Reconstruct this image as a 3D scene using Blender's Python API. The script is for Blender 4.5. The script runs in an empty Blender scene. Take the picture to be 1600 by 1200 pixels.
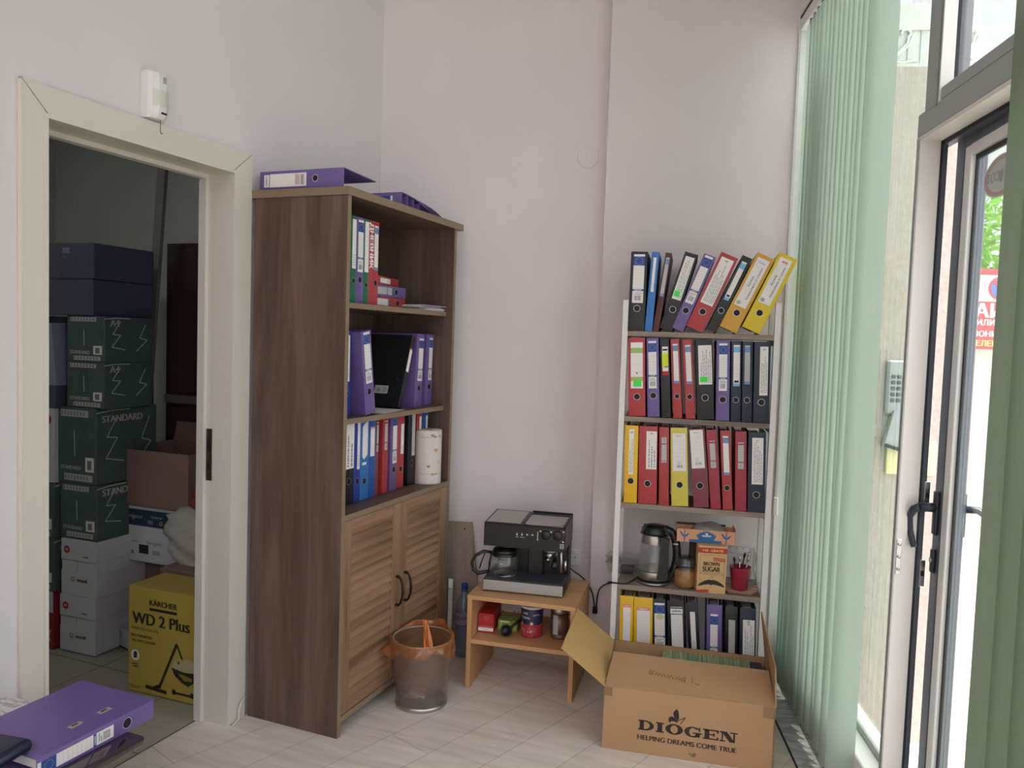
import bpy, bmesh, math, random
from mathutils import Matrix, Vector
random.seed(7)
SC = bpy.context.scene
COL = SC.collection
rad = math.radians

# ------------------------------------------------------------------ materials
def lin(h):
    h = h.lstrip('#')
    c = [int(h[i:i + 2], 16) / 255 for i in (0, 2, 4)]
    return [(x / 12.92 if x <= .04045 else ((x + .055) / 1.055) ** 2.4) for x in c] + [1.0]

_mats = {}
def mat(name, hexcol, rough=.6, metal=0., noise=0., scale=20., bump=0., spec=.5, coat=0., stretch=(1, 1, 1)):
    if name in _mats: return _mats[name]
    m = bpy.data.materials.new(name); m.use_nodes = True
    nt = m.node_tree; b = nt.nodes['Principled BSDF']
    c = lin(hexcol)
    b.inputs['Base Color'].default_value = c
    b.inputs['Roughness'].default_value = rough
    b.inputs['Metallic'].default_value = metal
    b.inputs['Specular IOR Level'].default_value = spec
    if coat: b.inputs['Coat Weight'].default_value = coat; b.inputs['Coat Roughness'].default_value = .15
    if noise or bump:
        tc = nt.nodes.new('ShaderNodeTexCoord'); mp = nt.nodes.new('ShaderNodeMapping')
        mp.inputs['Scale'].default_value = stretch
        nz = nt.nodes.new('ShaderNodeTexNoise'); nz.inputs['Scale'].default_value = scale; nz.inputs['Detail'].default_value = 4
        nt.links.new(tc.outputs['Object'], mp.inputs['Vector']); nt.links.new(mp.outputs['Vector'], nz.inputs['Vector'])
        if noise:
            r = nt.nodes.new('ShaderNodeValToRGB')
            r.color_ramp.elements[0].position = .3; r.color_ramp.elements[1].position = .7
            r.color_ramp.elements[0].color = [max(0, x * (1 - noise)) for x in c[:3]] + [1]
            r.color_ramp.elements[1].color = [min(1, x * (1 + noise)) for x in c[:3]] + [1]
            nt.links.new(nz.outputs['Fac'], r.inputs['Fac']); nt.links.new(r.outputs['Color'], b.inputs['Base Color'])
        if bump:
            bp = nt.nodes.new('ShaderNodeBump'); bp.inputs['Strength'].default_value = bump; bp.inputs['Distance'].default_value = .004
            nt.links.new(nz.outputs['Fac'], bp.inputs['Height']); nt.links.new(bp.outputs['Normal'], b.inputs['Normal'])
    _mats[name] = m
    return m

def wood(name, dark, mid, light, axis='z', scale=1.0, rough=.5, knots=.5):
    """streaky wood-print laminate, grain running along the given axis"""
    if name in _mats: return _mats[name]
    m = bpy.data.materials.new(name); m.use_nodes = True
    nt = m.node_tree; b = nt.nodes['Principled BSDF']; b.inputs['Roughness'].default_value = rough
    tc = nt.nodes.new('ShaderNodeTexCoord'); mp = nt.nodes.new('ShaderNodeMapping')
    s = {'x': (1.2, 14, 14), 'y': (14, 1.2, 14), 'z': (14, 14, 1.2)}[axis]
    mp.inputs['Scale'].default_value = [q * scale for q in s]
    n1 = nt.nodes.new('ShaderNodeTexNoise'); n1.inputs['Scale'].default_value = 1.0; n1.inputs['Detail'].default_value = 7; n1.inputs['Roughness'].default_value = .62; n1.inputs['Distortion'].default_value = knots
    mp2 = nt.nodes.new('ShaderNodeMapping')
    s2 = {'x': (4, 90, 90), 'y': (90, 4, 90), 'z': (90, 90, 4)}[axis]
    mp2.inputs['Scale'].default_value = [q * scale for q in s2]
    n2 = nt.nodes.new('ShaderNodeTexNoise'); n2.inputs['Scale'].default_value = 1.0; n2.inputs['Detail'].default_value = 2
    mx = nt.nodes.new('ShaderNodeMath'); mx.operation = 'MULTIPLY_ADD'; mx.inputs[1].default_value = .25; 
    r = nt.nodes.new('ShaderNodeValToRGB'); e = r.color_ramp.elements
    e[0].position = .36; e[0].color = lin(dark); e[1].position = .80; e[1].color = lin(light)
    q = e.new(.58); q.color = lin(mid)
    L = nt.links.new
    L(tc.outputs['Object'], mp.inputs['Vector']); L(tc.outputs['Object'], mp2.inputs['Vector'])
    L(mp.outputs['Vector'], n1.inputs['Vector']); L(mp2.outputs['Vector'], n2.inputs['Vector'])
    L(n2.outputs['Fac'], mx.inputs[0]); L(n1.outputs['Fac'], mx.inputs[2])
    L(mx.outputs[0], r.inputs['Fac']); L(r.outputs['Color'], b.inputs['Base Color'])
    _mats[name] = m
    return m

def clear(name, tint, amount, rough=.05, ior=1.45, diffuse=None, dw=.0):
    """thin clear sheet: tinted see-through mixed with a mirror reflection by Fresnel, plus some milky diffuse"""
    if name in _mats: return _mats[name]
    m = bpy.data.materials.new(name); m.use_nodes = True
    nt = m.node_tree; nt.nodes.clear(); N = nt.nodes.new; L = nt.links.new
    out = N('ShaderNodeOutputMaterial'); t = N('ShaderNodeBsdfTransparent'); t.inputs['Color'].default_value = lin(tint)
    g = N('ShaderNodeBsdfGlossy'); g.inputs['Roughness'].default_value = rough; g.inputs['Color'].default_value = (1, 1, 1, 1)
    lw = N('ShaderNodeLayerWeight'); lw.inputs['Blend'].default_value = .5
    pw = N('ShaderNodeMath'); pw.operation = 'POWER'; pw.inputs[1].default_value = 5
    f0 = ((ior - 1) / (ior + 1)) ** 2
    ml = N('ShaderNodeMath'); ml.operation = 'MULTIPLY_ADD'; ml.inputs[1].default_value = min(1, (1 - f0) * amount); ml.inputs[2].default_value = f0 * amount; ml.use_clamp = True
    mix = N('ShaderNodeMixShader')
    L(lw.outputs['Facing'], pw.inputs[0]); L(pw.outputs[0], ml.inputs[0]); L(ml.outputs[0], mix.inputs['Fac'])
    base = t
    if diffuse:
        d = N('ShaderNodeBsdfDiffuse'); d.inputs['Color'].default_value = lin(diffuse)
        tr = N('ShaderNodeBsdfTranslucent'); tr.inputs['Color'].default_value = lin(diffuse)
        dm = N('ShaderNodeMixShader'); dm.inputs['Fac'].default_value = .5; L(d.outputs[0], dm.inputs[1]); L(tr.outputs[0], dm.inputs[2])
        bm_ = N('ShaderNodeMixShader'); bm_.inputs['Fac'].default_value = dw
        L(t.outputs[0], bm_.inputs[1]); L(dm.outputs[0], bm_.inputs[2]); base = bm_
    L(base.outputs[0], mix.inputs[1]); L(g.outputs[0], mix.inputs[2]); L(mix.outputs[0], out.inputs['Surface'])
    _mats[name] = m
    return m

def fabric_translucent(name, col, tcol, fac):
    if name in _mats: return _mats[name]
    m = bpy.data.materials.new(name); m.use_nodes = True
    nt = m.node_tree; nt.nodes.clear(); N = nt.nodes.new; L = nt.links.new
    out = N('ShaderNodeOutputMaterial')
    d = N('ShaderNodeBsdfDiffuse'); t = N('ShaderNodeBsdfTranslucent'); t.inputs['Color'].default_value = lin(tcol)
    tc = N('ShaderNodeTexCoord'); mp = N('ShaderNodeMapping'); mp.inputs['Scale'].default_value = (400, 400, 6)
    nz = N('ShaderNodeTexNoise'); nz.inputs['Scale'].default_value = 1; r = N('ShaderNodeValToRGB')
    c = lin(col); r.color_ramp.elements[0].color = [x * .93 for x in c[:3]] + [1]; r.color_ramp.elements[1].color = [min(1, x * 1.07) for x in c[:3]] + [1]
    L(tc.outputs['Object'], mp.inputs['Vector']); L(mp.outputs['Vector'], nz.inputs['Vector']); L(nz.outputs['Fac'], r.inputs['Fac']); L(r.outputs['Color'], d.inputs['Color'])
    x = N('ShaderNodeMixShader'); x.inputs['Fac'].default_value = fac
    L(d.outputs[0], x.inputs[1]); L(t.outputs[0], x.inputs[2]); L(x.outputs[0], out.inputs['Surface'])
    _mats[name] = m
    return m

# ------------------------------------------------------------------ mesh building
_txt = {}
def text_mesh(s):
    k = s
    if k in _txt: return _txt[k]
    c = bpy.data.curves.new('t', 'FONT'); c.body = s; c.size = 1.0; c.fill_mode = 'FRONT'; c.resolution_u = 3
    o = bpy.data.objects.new('t', c); COL.objects.link(o)
    bpy.context.view_layer.update()
    me = bpy.data.meshes.new_from_object(o.evaluated_get(bpy.context.evaluated_depsgraph_get()))
    v = [tuple(p.co) for p in me.vertices]; f = [tuple(p.vertices) for p in me.polygons]
    bpy.data.objects.remove(o); bpy.data.curves.remove(c); bpy.data.meshes.remove(me)
    if v:
        x0 = min(p[0] for p in v); x1 = max(p[0] for p in v); y0 = min(p[1] for p in v); y1 = max(p[1] for p in v)
    else: x0 = y0 = 0; x1 = y1 = 1
    _txt[k] = (v, f, x0, x1, y0, y1)
    return _txt[k]

class MB:
    def __init__(s): s.v = []; s.f = []; s.fm = []; s.fs = []; s.mats = []; s.T = Matrix()
    def mi(s, m):
        if m not in s.mats: s.mats.append(m)
        return s.mats.index(m)
    def add(s, vs, fs, m, smooth=False):
        k = len(s.v); i = s.mi(m)
        s.v += [s.T @ Vector(p) for p in vs]
        for f in fs: s.f.append([k + q for q in f]); s.fm.append(i); s.fs.append(smooth)
        return s
    def bmadd(s, bm, m, smooth=False):
        bm.verts.index_update()
        s.add([v.co.copy() for v in bm.verts], [[v.index for v in f.verts] for f in bm.faces], m, smooth); bm.free()
        return s
    def box(s, x0, x1, y0, y1, z0, z1, m, bev=0., seg=1):
        if bev <= 0:
            vs = [(x, y, z) for x in (x0, x1) for y in (y0, y1) for z in (z0, z1)]
            return s.add(vs, [(0, 1, 3, 2), (4, 6, 7, 5), (0, 4, 5, 1), (2, 3, 7, 6), (0, 2, 6, 4), (1, 5, 7, 3)], m)
        bm = bmesh.new(); bmesh.ops.create_cube(bm, size=1)
        for v in bm.verts: v.co = ((x0 + x1) / 2 + v.co.x * (x1 - x0), (y0 + y1) / 2 + v.co.y * (y1 - y0), (z0 + z1) / 2 + v.co.z * (z1 - z0))
        bmesh.ops.bevel(bm, geom=bm.edges[:], offset=bev, segments=seg, profile=.5, affect='EDGES')
        return s.bmadd(bm, m, seg > 1)
    def hexa(s, p, m):
        """8 corners: bottom loop 0-3, top loop 4-7"""
        return s.add(p, [(3, 2, 1, 0), (4, 5, 6, 7), (0, 1, 5, 4), (1, 2, 6, 5), (2, 3, 7, 6), (3, 0, 4, 7)], m)
    def sheet(s, quad, th, m):
        """a slab of thickness th on a quad of corners"""
        q = [Vector(p) for p in quad]; n = (q[1] - q[0]).cross(q[3] - q[0]).normalized() * th / 2
        return s.hexa([p - n for p in q] + [p + n for p in q], m)
    def lathe(s, prof, m, n=28, c=(0, 0, 0), smooth=True, cap=True):
        vs = []; fs = []
        for r, z in prof:
            for i in range(n):
                a = 2 * math.pi * i / n; vs.append((c[0] + r * math.cos(a), c[1] + r * math.sin(a), c[2] + z))
        for j in range(len(prof) - 1):
            for i in range(n):
                a = j * n + i; b = j * n + (i + 1) % n
                fs.append((a, b, b + n, a + n))
        if cap and prof[0][0] > 1e-5: fs.append(tuple(range(n))[::-1])
        if cap and prof[-1][0] > 1e-5: k = (len(prof) - 1) * n; fs.append(tuple(range(k, k + n)))
        return s.add(vs, fs, m, smooth)
    def tube(s, pts, r, m, n=8, closed=False, smooth=True):
        P = [Vector(p) for p in pts]; N_ = len(P); vs = []; fs = []
        prev = None
        rr = r if isinstance(r, (list, tuple)) else [r] * N_
        for i, p in enumerate(P):
            if closed: t = P[(i + 1) % N_] - P[i - 1]
            else: t = P[min(i + 1, N_ - 1)] - P[max(i - 1, 0)]
            t.normalize()
            if prev is None:
                a = Vector((0, 0, 1)) if abs(t.z) < .9 else Vector((1, 0, 0))
                u = t.cross(a).normalized()
            else:
                u = (prev - t * prev.dot(t)).normalized()
            prev = u; w = t.cross(u)
            for k in range(n):
                a = 2 * math.pi * k / n; vs.append(p + (u * math.cos(a) + w * math.sin(a)) * rr[i])
        for i in range(N_ if closed else N_ - 1):
            for k in range(n):
                a = i * n + k; b = i * n + (k + 1) % n; j = ((i + 1) % N_) * n
                fs.append((a, b, j + (k + 1) % n, j + k))
        if not closed: fs.append(tuple(range(n))[::-1]); fs.append(tuple(range((N_ - 1) * n, N_ * n)))
        return s.add(vs, fs, m, smooth)
    def cyl(s, a, b, r, m, n=20, r2=None): return s.tube([a, b], [r, r if r2 is None else r2], m, n)
    def prism(s, poly, m, y0, y1, axis='y'):
        """polygon in (x,z), extruded along y (axis 'y'); in (x,y) along z (axis 'z'); in (y,z) along x (axis 'x')"""
        def P(p, h):
            return {'y': (p[0], h, p[1]), 'z': (p[0], p[1], h), 'x': (h, p[0], p[1])}[axis]
        n = len(poly); vs = [P(p, y0) for p in poly] + [P(p, y1) for p in poly]
        fs = [tuple(range(n)), tuple(range(n, 2 * n))[::-1]] + [(i, n + i, n + (i + 1) % n, (i + 1) % n) for i in range(n)]
        return s.add(vs, fs, m)
    def rect(s, x0, x1, z0, z1, m, y=0.):
        """flat rectangle facing -y"""
        return s.add([(x0, y, z0), (x1, y, z0), (x1, y, z1), (x0, y, z1)], [(0, 1, 2, 3)], m)
    def flat(s, poly, m, y=0.):
        return s.add([(p[0], y, p[1]) for p in poly], [tuple(range(len(poly)))], m)
    def disc(s, x, z, r, m, y=0., n=20, rz=None):
        return s.flat([(x + r * math.cos(2 * math.pi * i / n), z + (rz or r) * math.sin(2 * math.pi * i / n)) for i in range(n)], m, y)
    def ring(s, x, z, r0, r1, m, y=0., n=24, k=1.):
        vs = []; 
        for i in range(n):
            a = 2 * math.pi * i / n
            vs += [(x + r0 * math.cos(a), y, z + k * r0 * math.sin(a)), (x + r1 * math.cos(a), y, z + k * r1 * math.sin(a))]
        return s.add(vs, [(2 * i, 2 * i + 1, (2 * i + 3) % (2 * n), (2 * i + 2) % (2 * n)) for i in range(n)], m)
    def text(s, st, m, x, z, h=None, w=None, y=0., rot=0., align='c', bold=False, mirror=False, M=None):
        """lettering on the plane y, reading along +x; h letter height, w total width"""
        v, f, x0, x1, y0, y1 = text_mesh(st)
        if not v: return s
        sy = h / (y1 - y0) if h else w / (x1 - x0)
        sx = w / (x1 - x0) if w else sy
        if not h: sy = sx
        ca, sa = math.cos(rot), math.sin(rot); cx = {'c': (x0 + x1) / 2, 'l': x0, 'r': x1}[align]; cy = (y0 + y1) / 2
        for k in ((-.055, 0, .055) if bold else (0,)):      # bold: the strokes widened sideways
            vs = []; dx = k * (y1 - y0) * sy
            for p in v:
                a = (p[0] - cx) * sx * (-1 if mirror else 1) + dx; b = (p[1] - cy) * sy
                vs.append((x + a * ca - b * sa, y - .00002 * (k > 0) + .00002 * (k < 0), z + a * sa + b * ca))
            s.add(vs, f, m)
        return s
    def grid(s, fn, nu, nv, m, smooth=True):
        vs = [fn(i / nu, j / nv) for j in range(nv + 1) for i in range(nu + 1)]
        fs = [(j * (nu + 1) + i, j * (nu + 1) + i + 1, (j + 1) * (nu + 1) + i + 1, (j + 1) * (nu + 1) + i) for j in range(nv) for i in range(nu)]
        return s.add(vs, fs, m, smooth)
    def build(s, name, parent=None):
        me = bpy.data.meshes.new(name)
        me.from_pydata([tuple(p) for p in s.v], [], s.f)
        for m in s.mats: me.materials.append(m)
        me.polygons.foreach_set('material_index', s.fm); me.polygons.foreach_set('use_smooth', s.fs)
        me.update()
        o = bpy.data.objects.new(name, me); COL.objects.link(o)
        if parent: o.parent = parent
        return o

def recalc(o):
    bm = bmesh.new(); bm.from_mesh(o.data); bmesh.ops.recalc_face_normals(bm, faces=bm.faces[:]); bm.to_mesh(o.data); bm.free()
    return o

def place(o, loc=(0, 0, 0), rz=0., M=None):
    o.matrix_world = M if M is not None else Matrix.Translation(loc) @ Matrix.Rotation(rz, 4, 'Z')
    return o

def tag(o, label, cat, group=None):
    o['label'] = label; o['category'] = cat
    if group: o['group'] = group
    return o

def thing(name, label, cat, loc=(0, 0, 0), rz=0., group=None, M=None):
    o = bpy.data.objects.new(name, None); COL.objects.link(o); o.empty_display_size = .05
    place(o, loc, rz, M); return tag(o, label, cat, group)

def copy_tree(o, parent=None):
    c = o.copy(); COL.objects.link(c)
    if parent: c.parent = parent
    for ch in list(o.children): copy_tree(ch, c)
    return c

def struct(o): o['kind'] = 'structure'; return o

# frame of the back wall and window wall: x runs along the back wall to the right, y runs into it
BW = Matrix.Translation((-1.992, 3.2, 0)) @ Matrix.Rotation(rad(15.747), 4, 'Z')
WX, WY = 1.891, -.058       # inner face of the window frames: x = WX + s (s outwards), y = WY - t (t towards the camera)
# frame of the white shelf unit: x along its front, y into its depth
SH = Matrix.Translation((-.768, 3.127, 0)) @ Matrix.Rotation(rad(9.553), 4, 'Z')
# ------------------------------------------------------------------ palette
WALL = mat('wall_paint', '#d6d1d1', .75, noise=.02, scale=3, bump=.05)
WALLB = mat('back_wall_paint', '#dad2d1', .75, noise=.025, scale=3, bump=.05)
CEIL = mat('ceiling_paint', '#d8d8d5', .8)
TRIM = mat('cream_casing', '#d0cbc0', .42)
TRIM_D = mat('casing_groove', '#5b554d', .7)
STORE = mat('store_wall', '#c3c2bc', .8, noise=.03, scale=4)
TILE_J = mat('tile_joint', '#57544f', .8)
WHITE = mat('white_plastic', '#dcdcda', .35)
OFFW = mat('off_white_plastic', '#cfcdc4', .4)
BLACKP = mat('black_plastic', '#17181a', .38)
BLACKM = mat('black_matte', '#101113', .75)
DKGREY = mat('dark_grey', '#3a3c40', .5)
CHROME = mat('chrome', '#c9c9c9', .22, 1.0)
STEEL = mat('brushed_steel', '#bcbab6', .36, 1.0)
PAPER = mat('paper', '#e4e0dc', .8)
PAPERG = mat('paper_grey', '#b3b2b0', .8)
INK = mat('print_grey', '#77767a', .8)
INKD = mat('print_black', '#222126', .7)
INKB = mat('print_blue', '#2c4690', .6)
STAR = mat('print_star', '#8fb07a', .6)
NEON = mat('neon_green', '#41e04a', .6)
LIME = mat('lime_yellow', '#cfe01f', .6)
CYAN = mat('label_cyan', '#7fb2d6', .6)
PALEB = mat('label_blue', '#6f8cb4', .6)
PINK = mat('label_pink', '#e0857c', .6)
REDP = mat('print_red', '#b3262c', .6)
ALU = mat('aluminium_grey', '#9aa09c', .4, .15)
ALUL = mat('aluminium_light', '#d9d5cf', .42, .05)
ALUD = mat('anthracite_frame', '#4c525b', .38, .1)
RUBB = mat('black_gasket', '#1c1e22', .6)
CARD = mat('cardboard', '#a98460', .8, noise=.05, scale=6)
CARDI = mat('cardboard_inside', '#b8945c', .8, noise=.04, scale=6)
CARDE = mat('cardboard_edge', '#7d5c38', .9, noise=.3, scale=300)
BEECH = wood('beech_laminate', '#ad7f52', '#bd8f60', '#c99c6d', 'x', .8, .45, .3)
BEECHZ = wood('beech_laminate_upright', '#ad7f52', '#bd8f60', '#c99c6d', 'z', .8, .45, .3)
OAKZ = wood('dark_oak_upright', '#3c2e26', '#59463c', '#6e5a4d', 'z', .55, .5, 1.4)
OAKX = wood('dark_oak_board', '#43342a', '#5c4a3d', '#715d4c', 'y', .55, .5, .8)
DOORH = wood('door_oak_slats', '#563c29', '#86664e', '#9f7e63', 'y', .6, .5, 1.0)
DOORV = wood('door_oak_stiles', '#563c29', '#84644c', '#9c7b60', 'z', .6, .5, 1.0)
EDGE = mat('oak_edge_band', '#84705a', .5, noise=.05, scale=30)
SHWOOD = wood('grey_oak_shelf', '#5f5147', '#857568', '#a09084', 'x', .9, .5, .6)
SHWHITE = mat('white_upright', '#d8d5d2', .4)
GREENB = fabric_translucent('green_blind_fabric', '#b0beb3', '#c0d4c0', .33)
GREENR = fabric_translucent('green_blind_fabric_dense', '#75836f', '#8d9c86', .10)
STUCCO = mat('stucco', '#aaa095', .9, noise=.09, scale=55, bump=.8)
METALW = mat('painted_metal', '#c5cabf', .5)
GLASS = clear('window_glass', '#f3f8f5', 1.5, .01, 1.5)
GLASSJ = clear('jar_glass', '#f5f8f7', 1.5, .03, 1.5, '#c8cac6', .06)
BAGC = clear('clear_bag_film', '#eef0ee', 1.8, .12, 1.45, '#d9d9d4', .22)
ORANGE = clear('orange_bag_film', '#f7d2a8', 1.4, .15, 1.45, '#e39c5e', .34)
BINPL = clear('smoky_bin_plastic', '#e0dbd6', 1.5, .15, 1.45, '#b09e92', .40)
WATER = clear('bottle_plastic', '#dfe5ec', 1.5, .06, 1.45, '#a3b0c2', .22)

# ------------------------------------------------------------------ room shell
def floor_mat():
    m = bpy.data.materials.new('oak_laminate_floor'); m.use_nodes = True
    nt = m.node_tree; b = nt.nodes['Principled BSDF']; N = nt.nodes.new; L = nt.links.new
    tc = N('ShaderNodeTexCoord'); mp = N('ShaderNodeMapping'); mp.inputs['Rotation'].default_value = (0, 0, rad(-72))
    br = N('ShaderNodeTexBrick'); br.inputs['Scale'].default_value = 1; br.inputs['Brick Width'].default_value = 1.25; br.inputs['Row Height'].default_value = .19
    br.inputs['Mortar Size'].default_value = .0018; br.inputs['Mortar Smooth'].default_value = .3; br.inputs['Bias'].default_value = 0
    br.inputs['Color1'].default_value = lin('#e6dbd0'); br.inputs['Color2'].default_value = lin('#e0d5ca'); br.inputs['Mortar'].default_value = lin('#b8ada3')
    m2 = N('ShaderNodeMapping'); m2.inputs['Rotation'].default_value = (0, 0, rad(-72)); m2.inputs['Scale'].default_value = (2.2, 18, 1)
    nz = N('ShaderNodeTexNoise'); nz.inputs['Scale'].default_value = 1.6; nz.inputs['Detail'].default_value = 6; nz.inputs['Distortion'].default_value = .6
    r = N('ShaderNodeValToRGB'); r.color_ramp.elements[0].position = .3; r.color_ramp.elements[1].position = .75
    r.color_ramp.elements[0].color = lin('#d0ccc8'); r.color_ramp.elements[1].color = (1, 1, 1, 1)
    mx = N('ShaderNodeMix'); mx.data_type = 'RGBA'; mx.blend_type = 'MULTIPLY'; mx.inputs['Factor'].default_value = .6
    L(tc.outputs['Object'], mp.inputs['Vector']); L(mp.outputs['Vector'], br.inputs['Vector'])
    L(tc.outputs['Object'], m2.inputs['Vector']); L(m2.outputs['Vector'], nz.inputs['Vector']); L(nz.outputs['Fac'], r.inputs['Fac'])
    L(br.outputs['Color'], mx.inputs['A']); L(r.outputs['Color'], mx.inputs['B']); L(mx.outputs['Result'], b.inputs['Base Color'])
    b.inputs['Roughness'].default_value = .42
    return m

def tile_mat():
    m = bpy.data.materials.new('store_floor_tile'); m.use_nodes = True
    nt = m.node_tree; b = nt.nodes['Principled BSDF']; N = nt.nodes.new; L = nt.links.new
    tc = N('ShaderNodeTexCoord'); mp = N('ShaderNodeMapping'); mp.inputs['Location'].default_value = (.12, .3, 0)
    br = N('ShaderNodeTexBrick'); br.offset = 0; br.inputs['Scale'].default_value = 1; br.inputs['Brick Width'].default_value = .45; br.inputs['Row Height'].default_value = .45
    br.inputs['Mortar Size'].default_value = .003
    br.inputs['Color1'].default_value = lin('#a8a193'); br.inputs['Color2'].default_value = lin('#a29b8d'); br.inputs['Mortar'].default_value = lin('#6d675d')
    L(tc.outputs['Object'], mp.inputs['Vector']); L(mp.outputs['Vector'], br.inputs['Vector']); L(br.outputs['Color'], b.inputs['Base Color'])
    b.inputs['Roughness'].default_value = .4
    return m

def marble_mat(name, base, vein, scale=5.):
    m = bpy.data.materials.new(name); m.use_nodes = True
    nt = m.node_tree; b = nt.nodes['Principled BSDF']; N = nt.nodes.new; L = nt.links.new
    tc = N('ShaderNodeTexCoord'); mp = N('ShaderNodeMapping'); mp.inputs['Rotation'].default_value = (0, 0, rad(35)); mp.inputs['Scale'].default_value = (1, 3, 1)
    nz = N('ShaderNodeTexNoise'); nz.inputs['Scale'].default_value = scale; nz.inputs['Detail'].default_value = 6; nz.inputs['Distortion'].default_value = 1.5
    r = N('ShaderNodeValToRGB'); e = r.color_ramp.elements; e[0].position = .42; e[0].color = lin(base); e[1].position = .62; e[1].color = lin(base)
    q = e.new(.5); q.color = lin(vein)
    L(tc.outputs['Object'], mp.inputs['Vector']); L(mp.outputs['Vector'], nz.inputs['Vector']); L(nz.outputs['Fac'], r.inputs['Fac']); L(r.outputs['Color'], b.inputs['Base Color'])
    b.inputs['Roughness'].default_value = .3
    return m
FLOOR = floor_mat(); TILE = tile_mat(); MARBLE = marble_mat('white_marble', '#cfd0ce', '#a3a7a8'); MARBLE2 = marble_mat('marble_print', '#d6d4d2', '#9d9a98', 9)

def bwp(x, y): p = BW @ Vector((x, y, 0)); return (p.x, p.y)

# floor of the main room, tiled floor of the store, marble strip at the window
b = MB(); b.prism([(-2.11, -2.6), bwp(1.782, -6.6), bwp(1.782, .06), (-2.11, 3.25)], FLOOR, -.06, 0, 'z'); struct(recalc(b.build('floor')))
b = MB(); b.box(-4.6, -2.118, .6, 3.6, -.06, -.004, TILE); struct(b.build('floor_store'))
b = MB(); b.box(-2.118, -2.11, 1.4, 2.3, -.06, -.001, TILE_J); struct(b.build('trim_1'))
b = MB(); b.box(1.79, 2.03, -6.6, .0, -.06, .001, MARBLE); b.box(1.782, 1.79, -6.6, .02, -.06, -.002, RUBB); o = struct(b.build('trim_2')); place(o, M=BW)
# left wall with the door opening
b = MB()
Y0, Y1, ZT = 1.49, 2.237, 2.03
for y0, y1, z0, z1 in ((-2.6, Y0, 0, 3.3), (Y1, 3.4, 0, 3.3), (Y0, Y1, ZT, 3.3)): b.box(-2.122, -1.992, y0, y1, z0, z1, WALL)
struct(b.build('wall_left'))
# back wall and the pilaster in front of its right half
b = MB(); b.box(-.25, 1.05, 0, .12, 0, 3.3, WALLB); o = struct(b.build('wall_back')); place(o, M=BW)
b = MB(); b.box(1.045, 1.84, -.075, .12, 0, 3.3, WALLB); o = struct(b.build('wall_back_pilaster')); place(o, M=BW)
b = MB(); b.box(1.84, 2.02, -6.6, .12, 2.93, 3.3, WALL); b.box(1.92, 2.02, -.03, .12, 0, 2.93, WALL); o = struct(b.build('wall_right')); place(o, M=BW)
b = MB(); b.prism([(-2.13, -.9), bwp(2.02, -4.9), bwp(2.02, .12), (-2.13, 3.4)], CEIL, 3.3, 3.36, 'z'); struct(recalc(b.build('ceiling')))
b = MB(); b.box(-2.12, 1.2, -2.7, -2.6, 0, 3.3, WALL); struct(b.build('wall_rear'))
# store room
b = MB(); b.box(-4.3, -4.2, .9, 3.4, 0, 2.75, STORE); struct(b.build('wall_store_far'))
b = MB(); b.box(-4.3, -2.122, 3.25, 3.35, 0, 2.75, STORE); struct(b.build('wall_store_right'))
b = MB(); b.box(-4.3, -2.122, .9, 1.0, 0, 2.75, STORE); struct(b.build('wall_store_left'))
b = MB(); b.box(-4.3, -2.122, .9, 3.35, 2.7, 2.78, STORE); struct(b.build('ceiling_store'))

# door casing of the store
dr = bpy.data.objects.new('door_1', None); COL.objects.link(dr); struct(dr)
b = MB()
XF = -1.978
def casing(quad): b.prism(quad, TRIM, -1.992, XF, 'x')
casing([(1.434, 0), (1.507, 0), (1.507, 2.012), (1.434, 2.085)])
casing([(2.312, 0), (2.312, 2.085), (2.222, 2.012), (2.222, 0)])
casing([(1.437, 2.085), (1.509, 2.014), (2.220, 2.014), (2.309, 2.085)])
b.prism([(1.4335, 2.083), (1.4365, 2.0875), (1.509, 2.0143), (1.5075, 2.0128)], TRIM_D, -1.99, XF - .002, 'x')
b.prism([(2.3125, 2.0835), (2.31, 2.086), (2.2205, 2.0135), (2.2225, 2.0125)], TRIM_D, -1.99, XF - .002, 'x')
recalc(b.build('casing', dr))
b = MB()
b.box(-2.122, XF + .004, 1.497, 1.509, 0, 2.012, TRIM); b.box(-2.122, XF + .004, 2.218, 2.230, 0, 2.012, TRIM); b.box(-2.122, XF + .004, 1.509, 2.218, 2.0, 2.013, TRIM)
b.build('jamb', dr)
b = MB(); b.box(-2.122, -2.09, 2.203, 2.218, 0, 2.0, TRIM); b.box(-2.122, -2.09, 1.509, 1.524, 0, 2.0, TRIM); b.box(-2.122, -2.09, 1.524, 2.203, 1.985, 2.0, TRIM); b.build('door_stop', dr)
b = MB(); BRZ = mat('strike_bronze', '#4a3d33', .4, .7)
b.box(-2.088, -2.062, 2.2155, 2.2185, .90, 1.09, BRZ, .0008); b.box(-2.081, -2.069, 2.2145, 2.2162, 1.01, 1.05, BLACKM); b.box(-2.081, -2.069, 2.2145, 2.2162, .94, .965, BLACKM)
b.build('strike_plate', dr)

# cable clipped down the foot of the casing, with a painted tab
b = MB(); b.tube([(-1.974, 2.31, .075), (-1.97, 2.285, .068), (-1.968, 2.268, .045), (-1.966, 2.266, .01), (-1.962, 2.24, .004), (-1.96, 2.225, .004)], .0035, OFFW, 6)
tag(b.build('cable'), 'thin white cable running down the foot of the door casing', 'cable')

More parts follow.
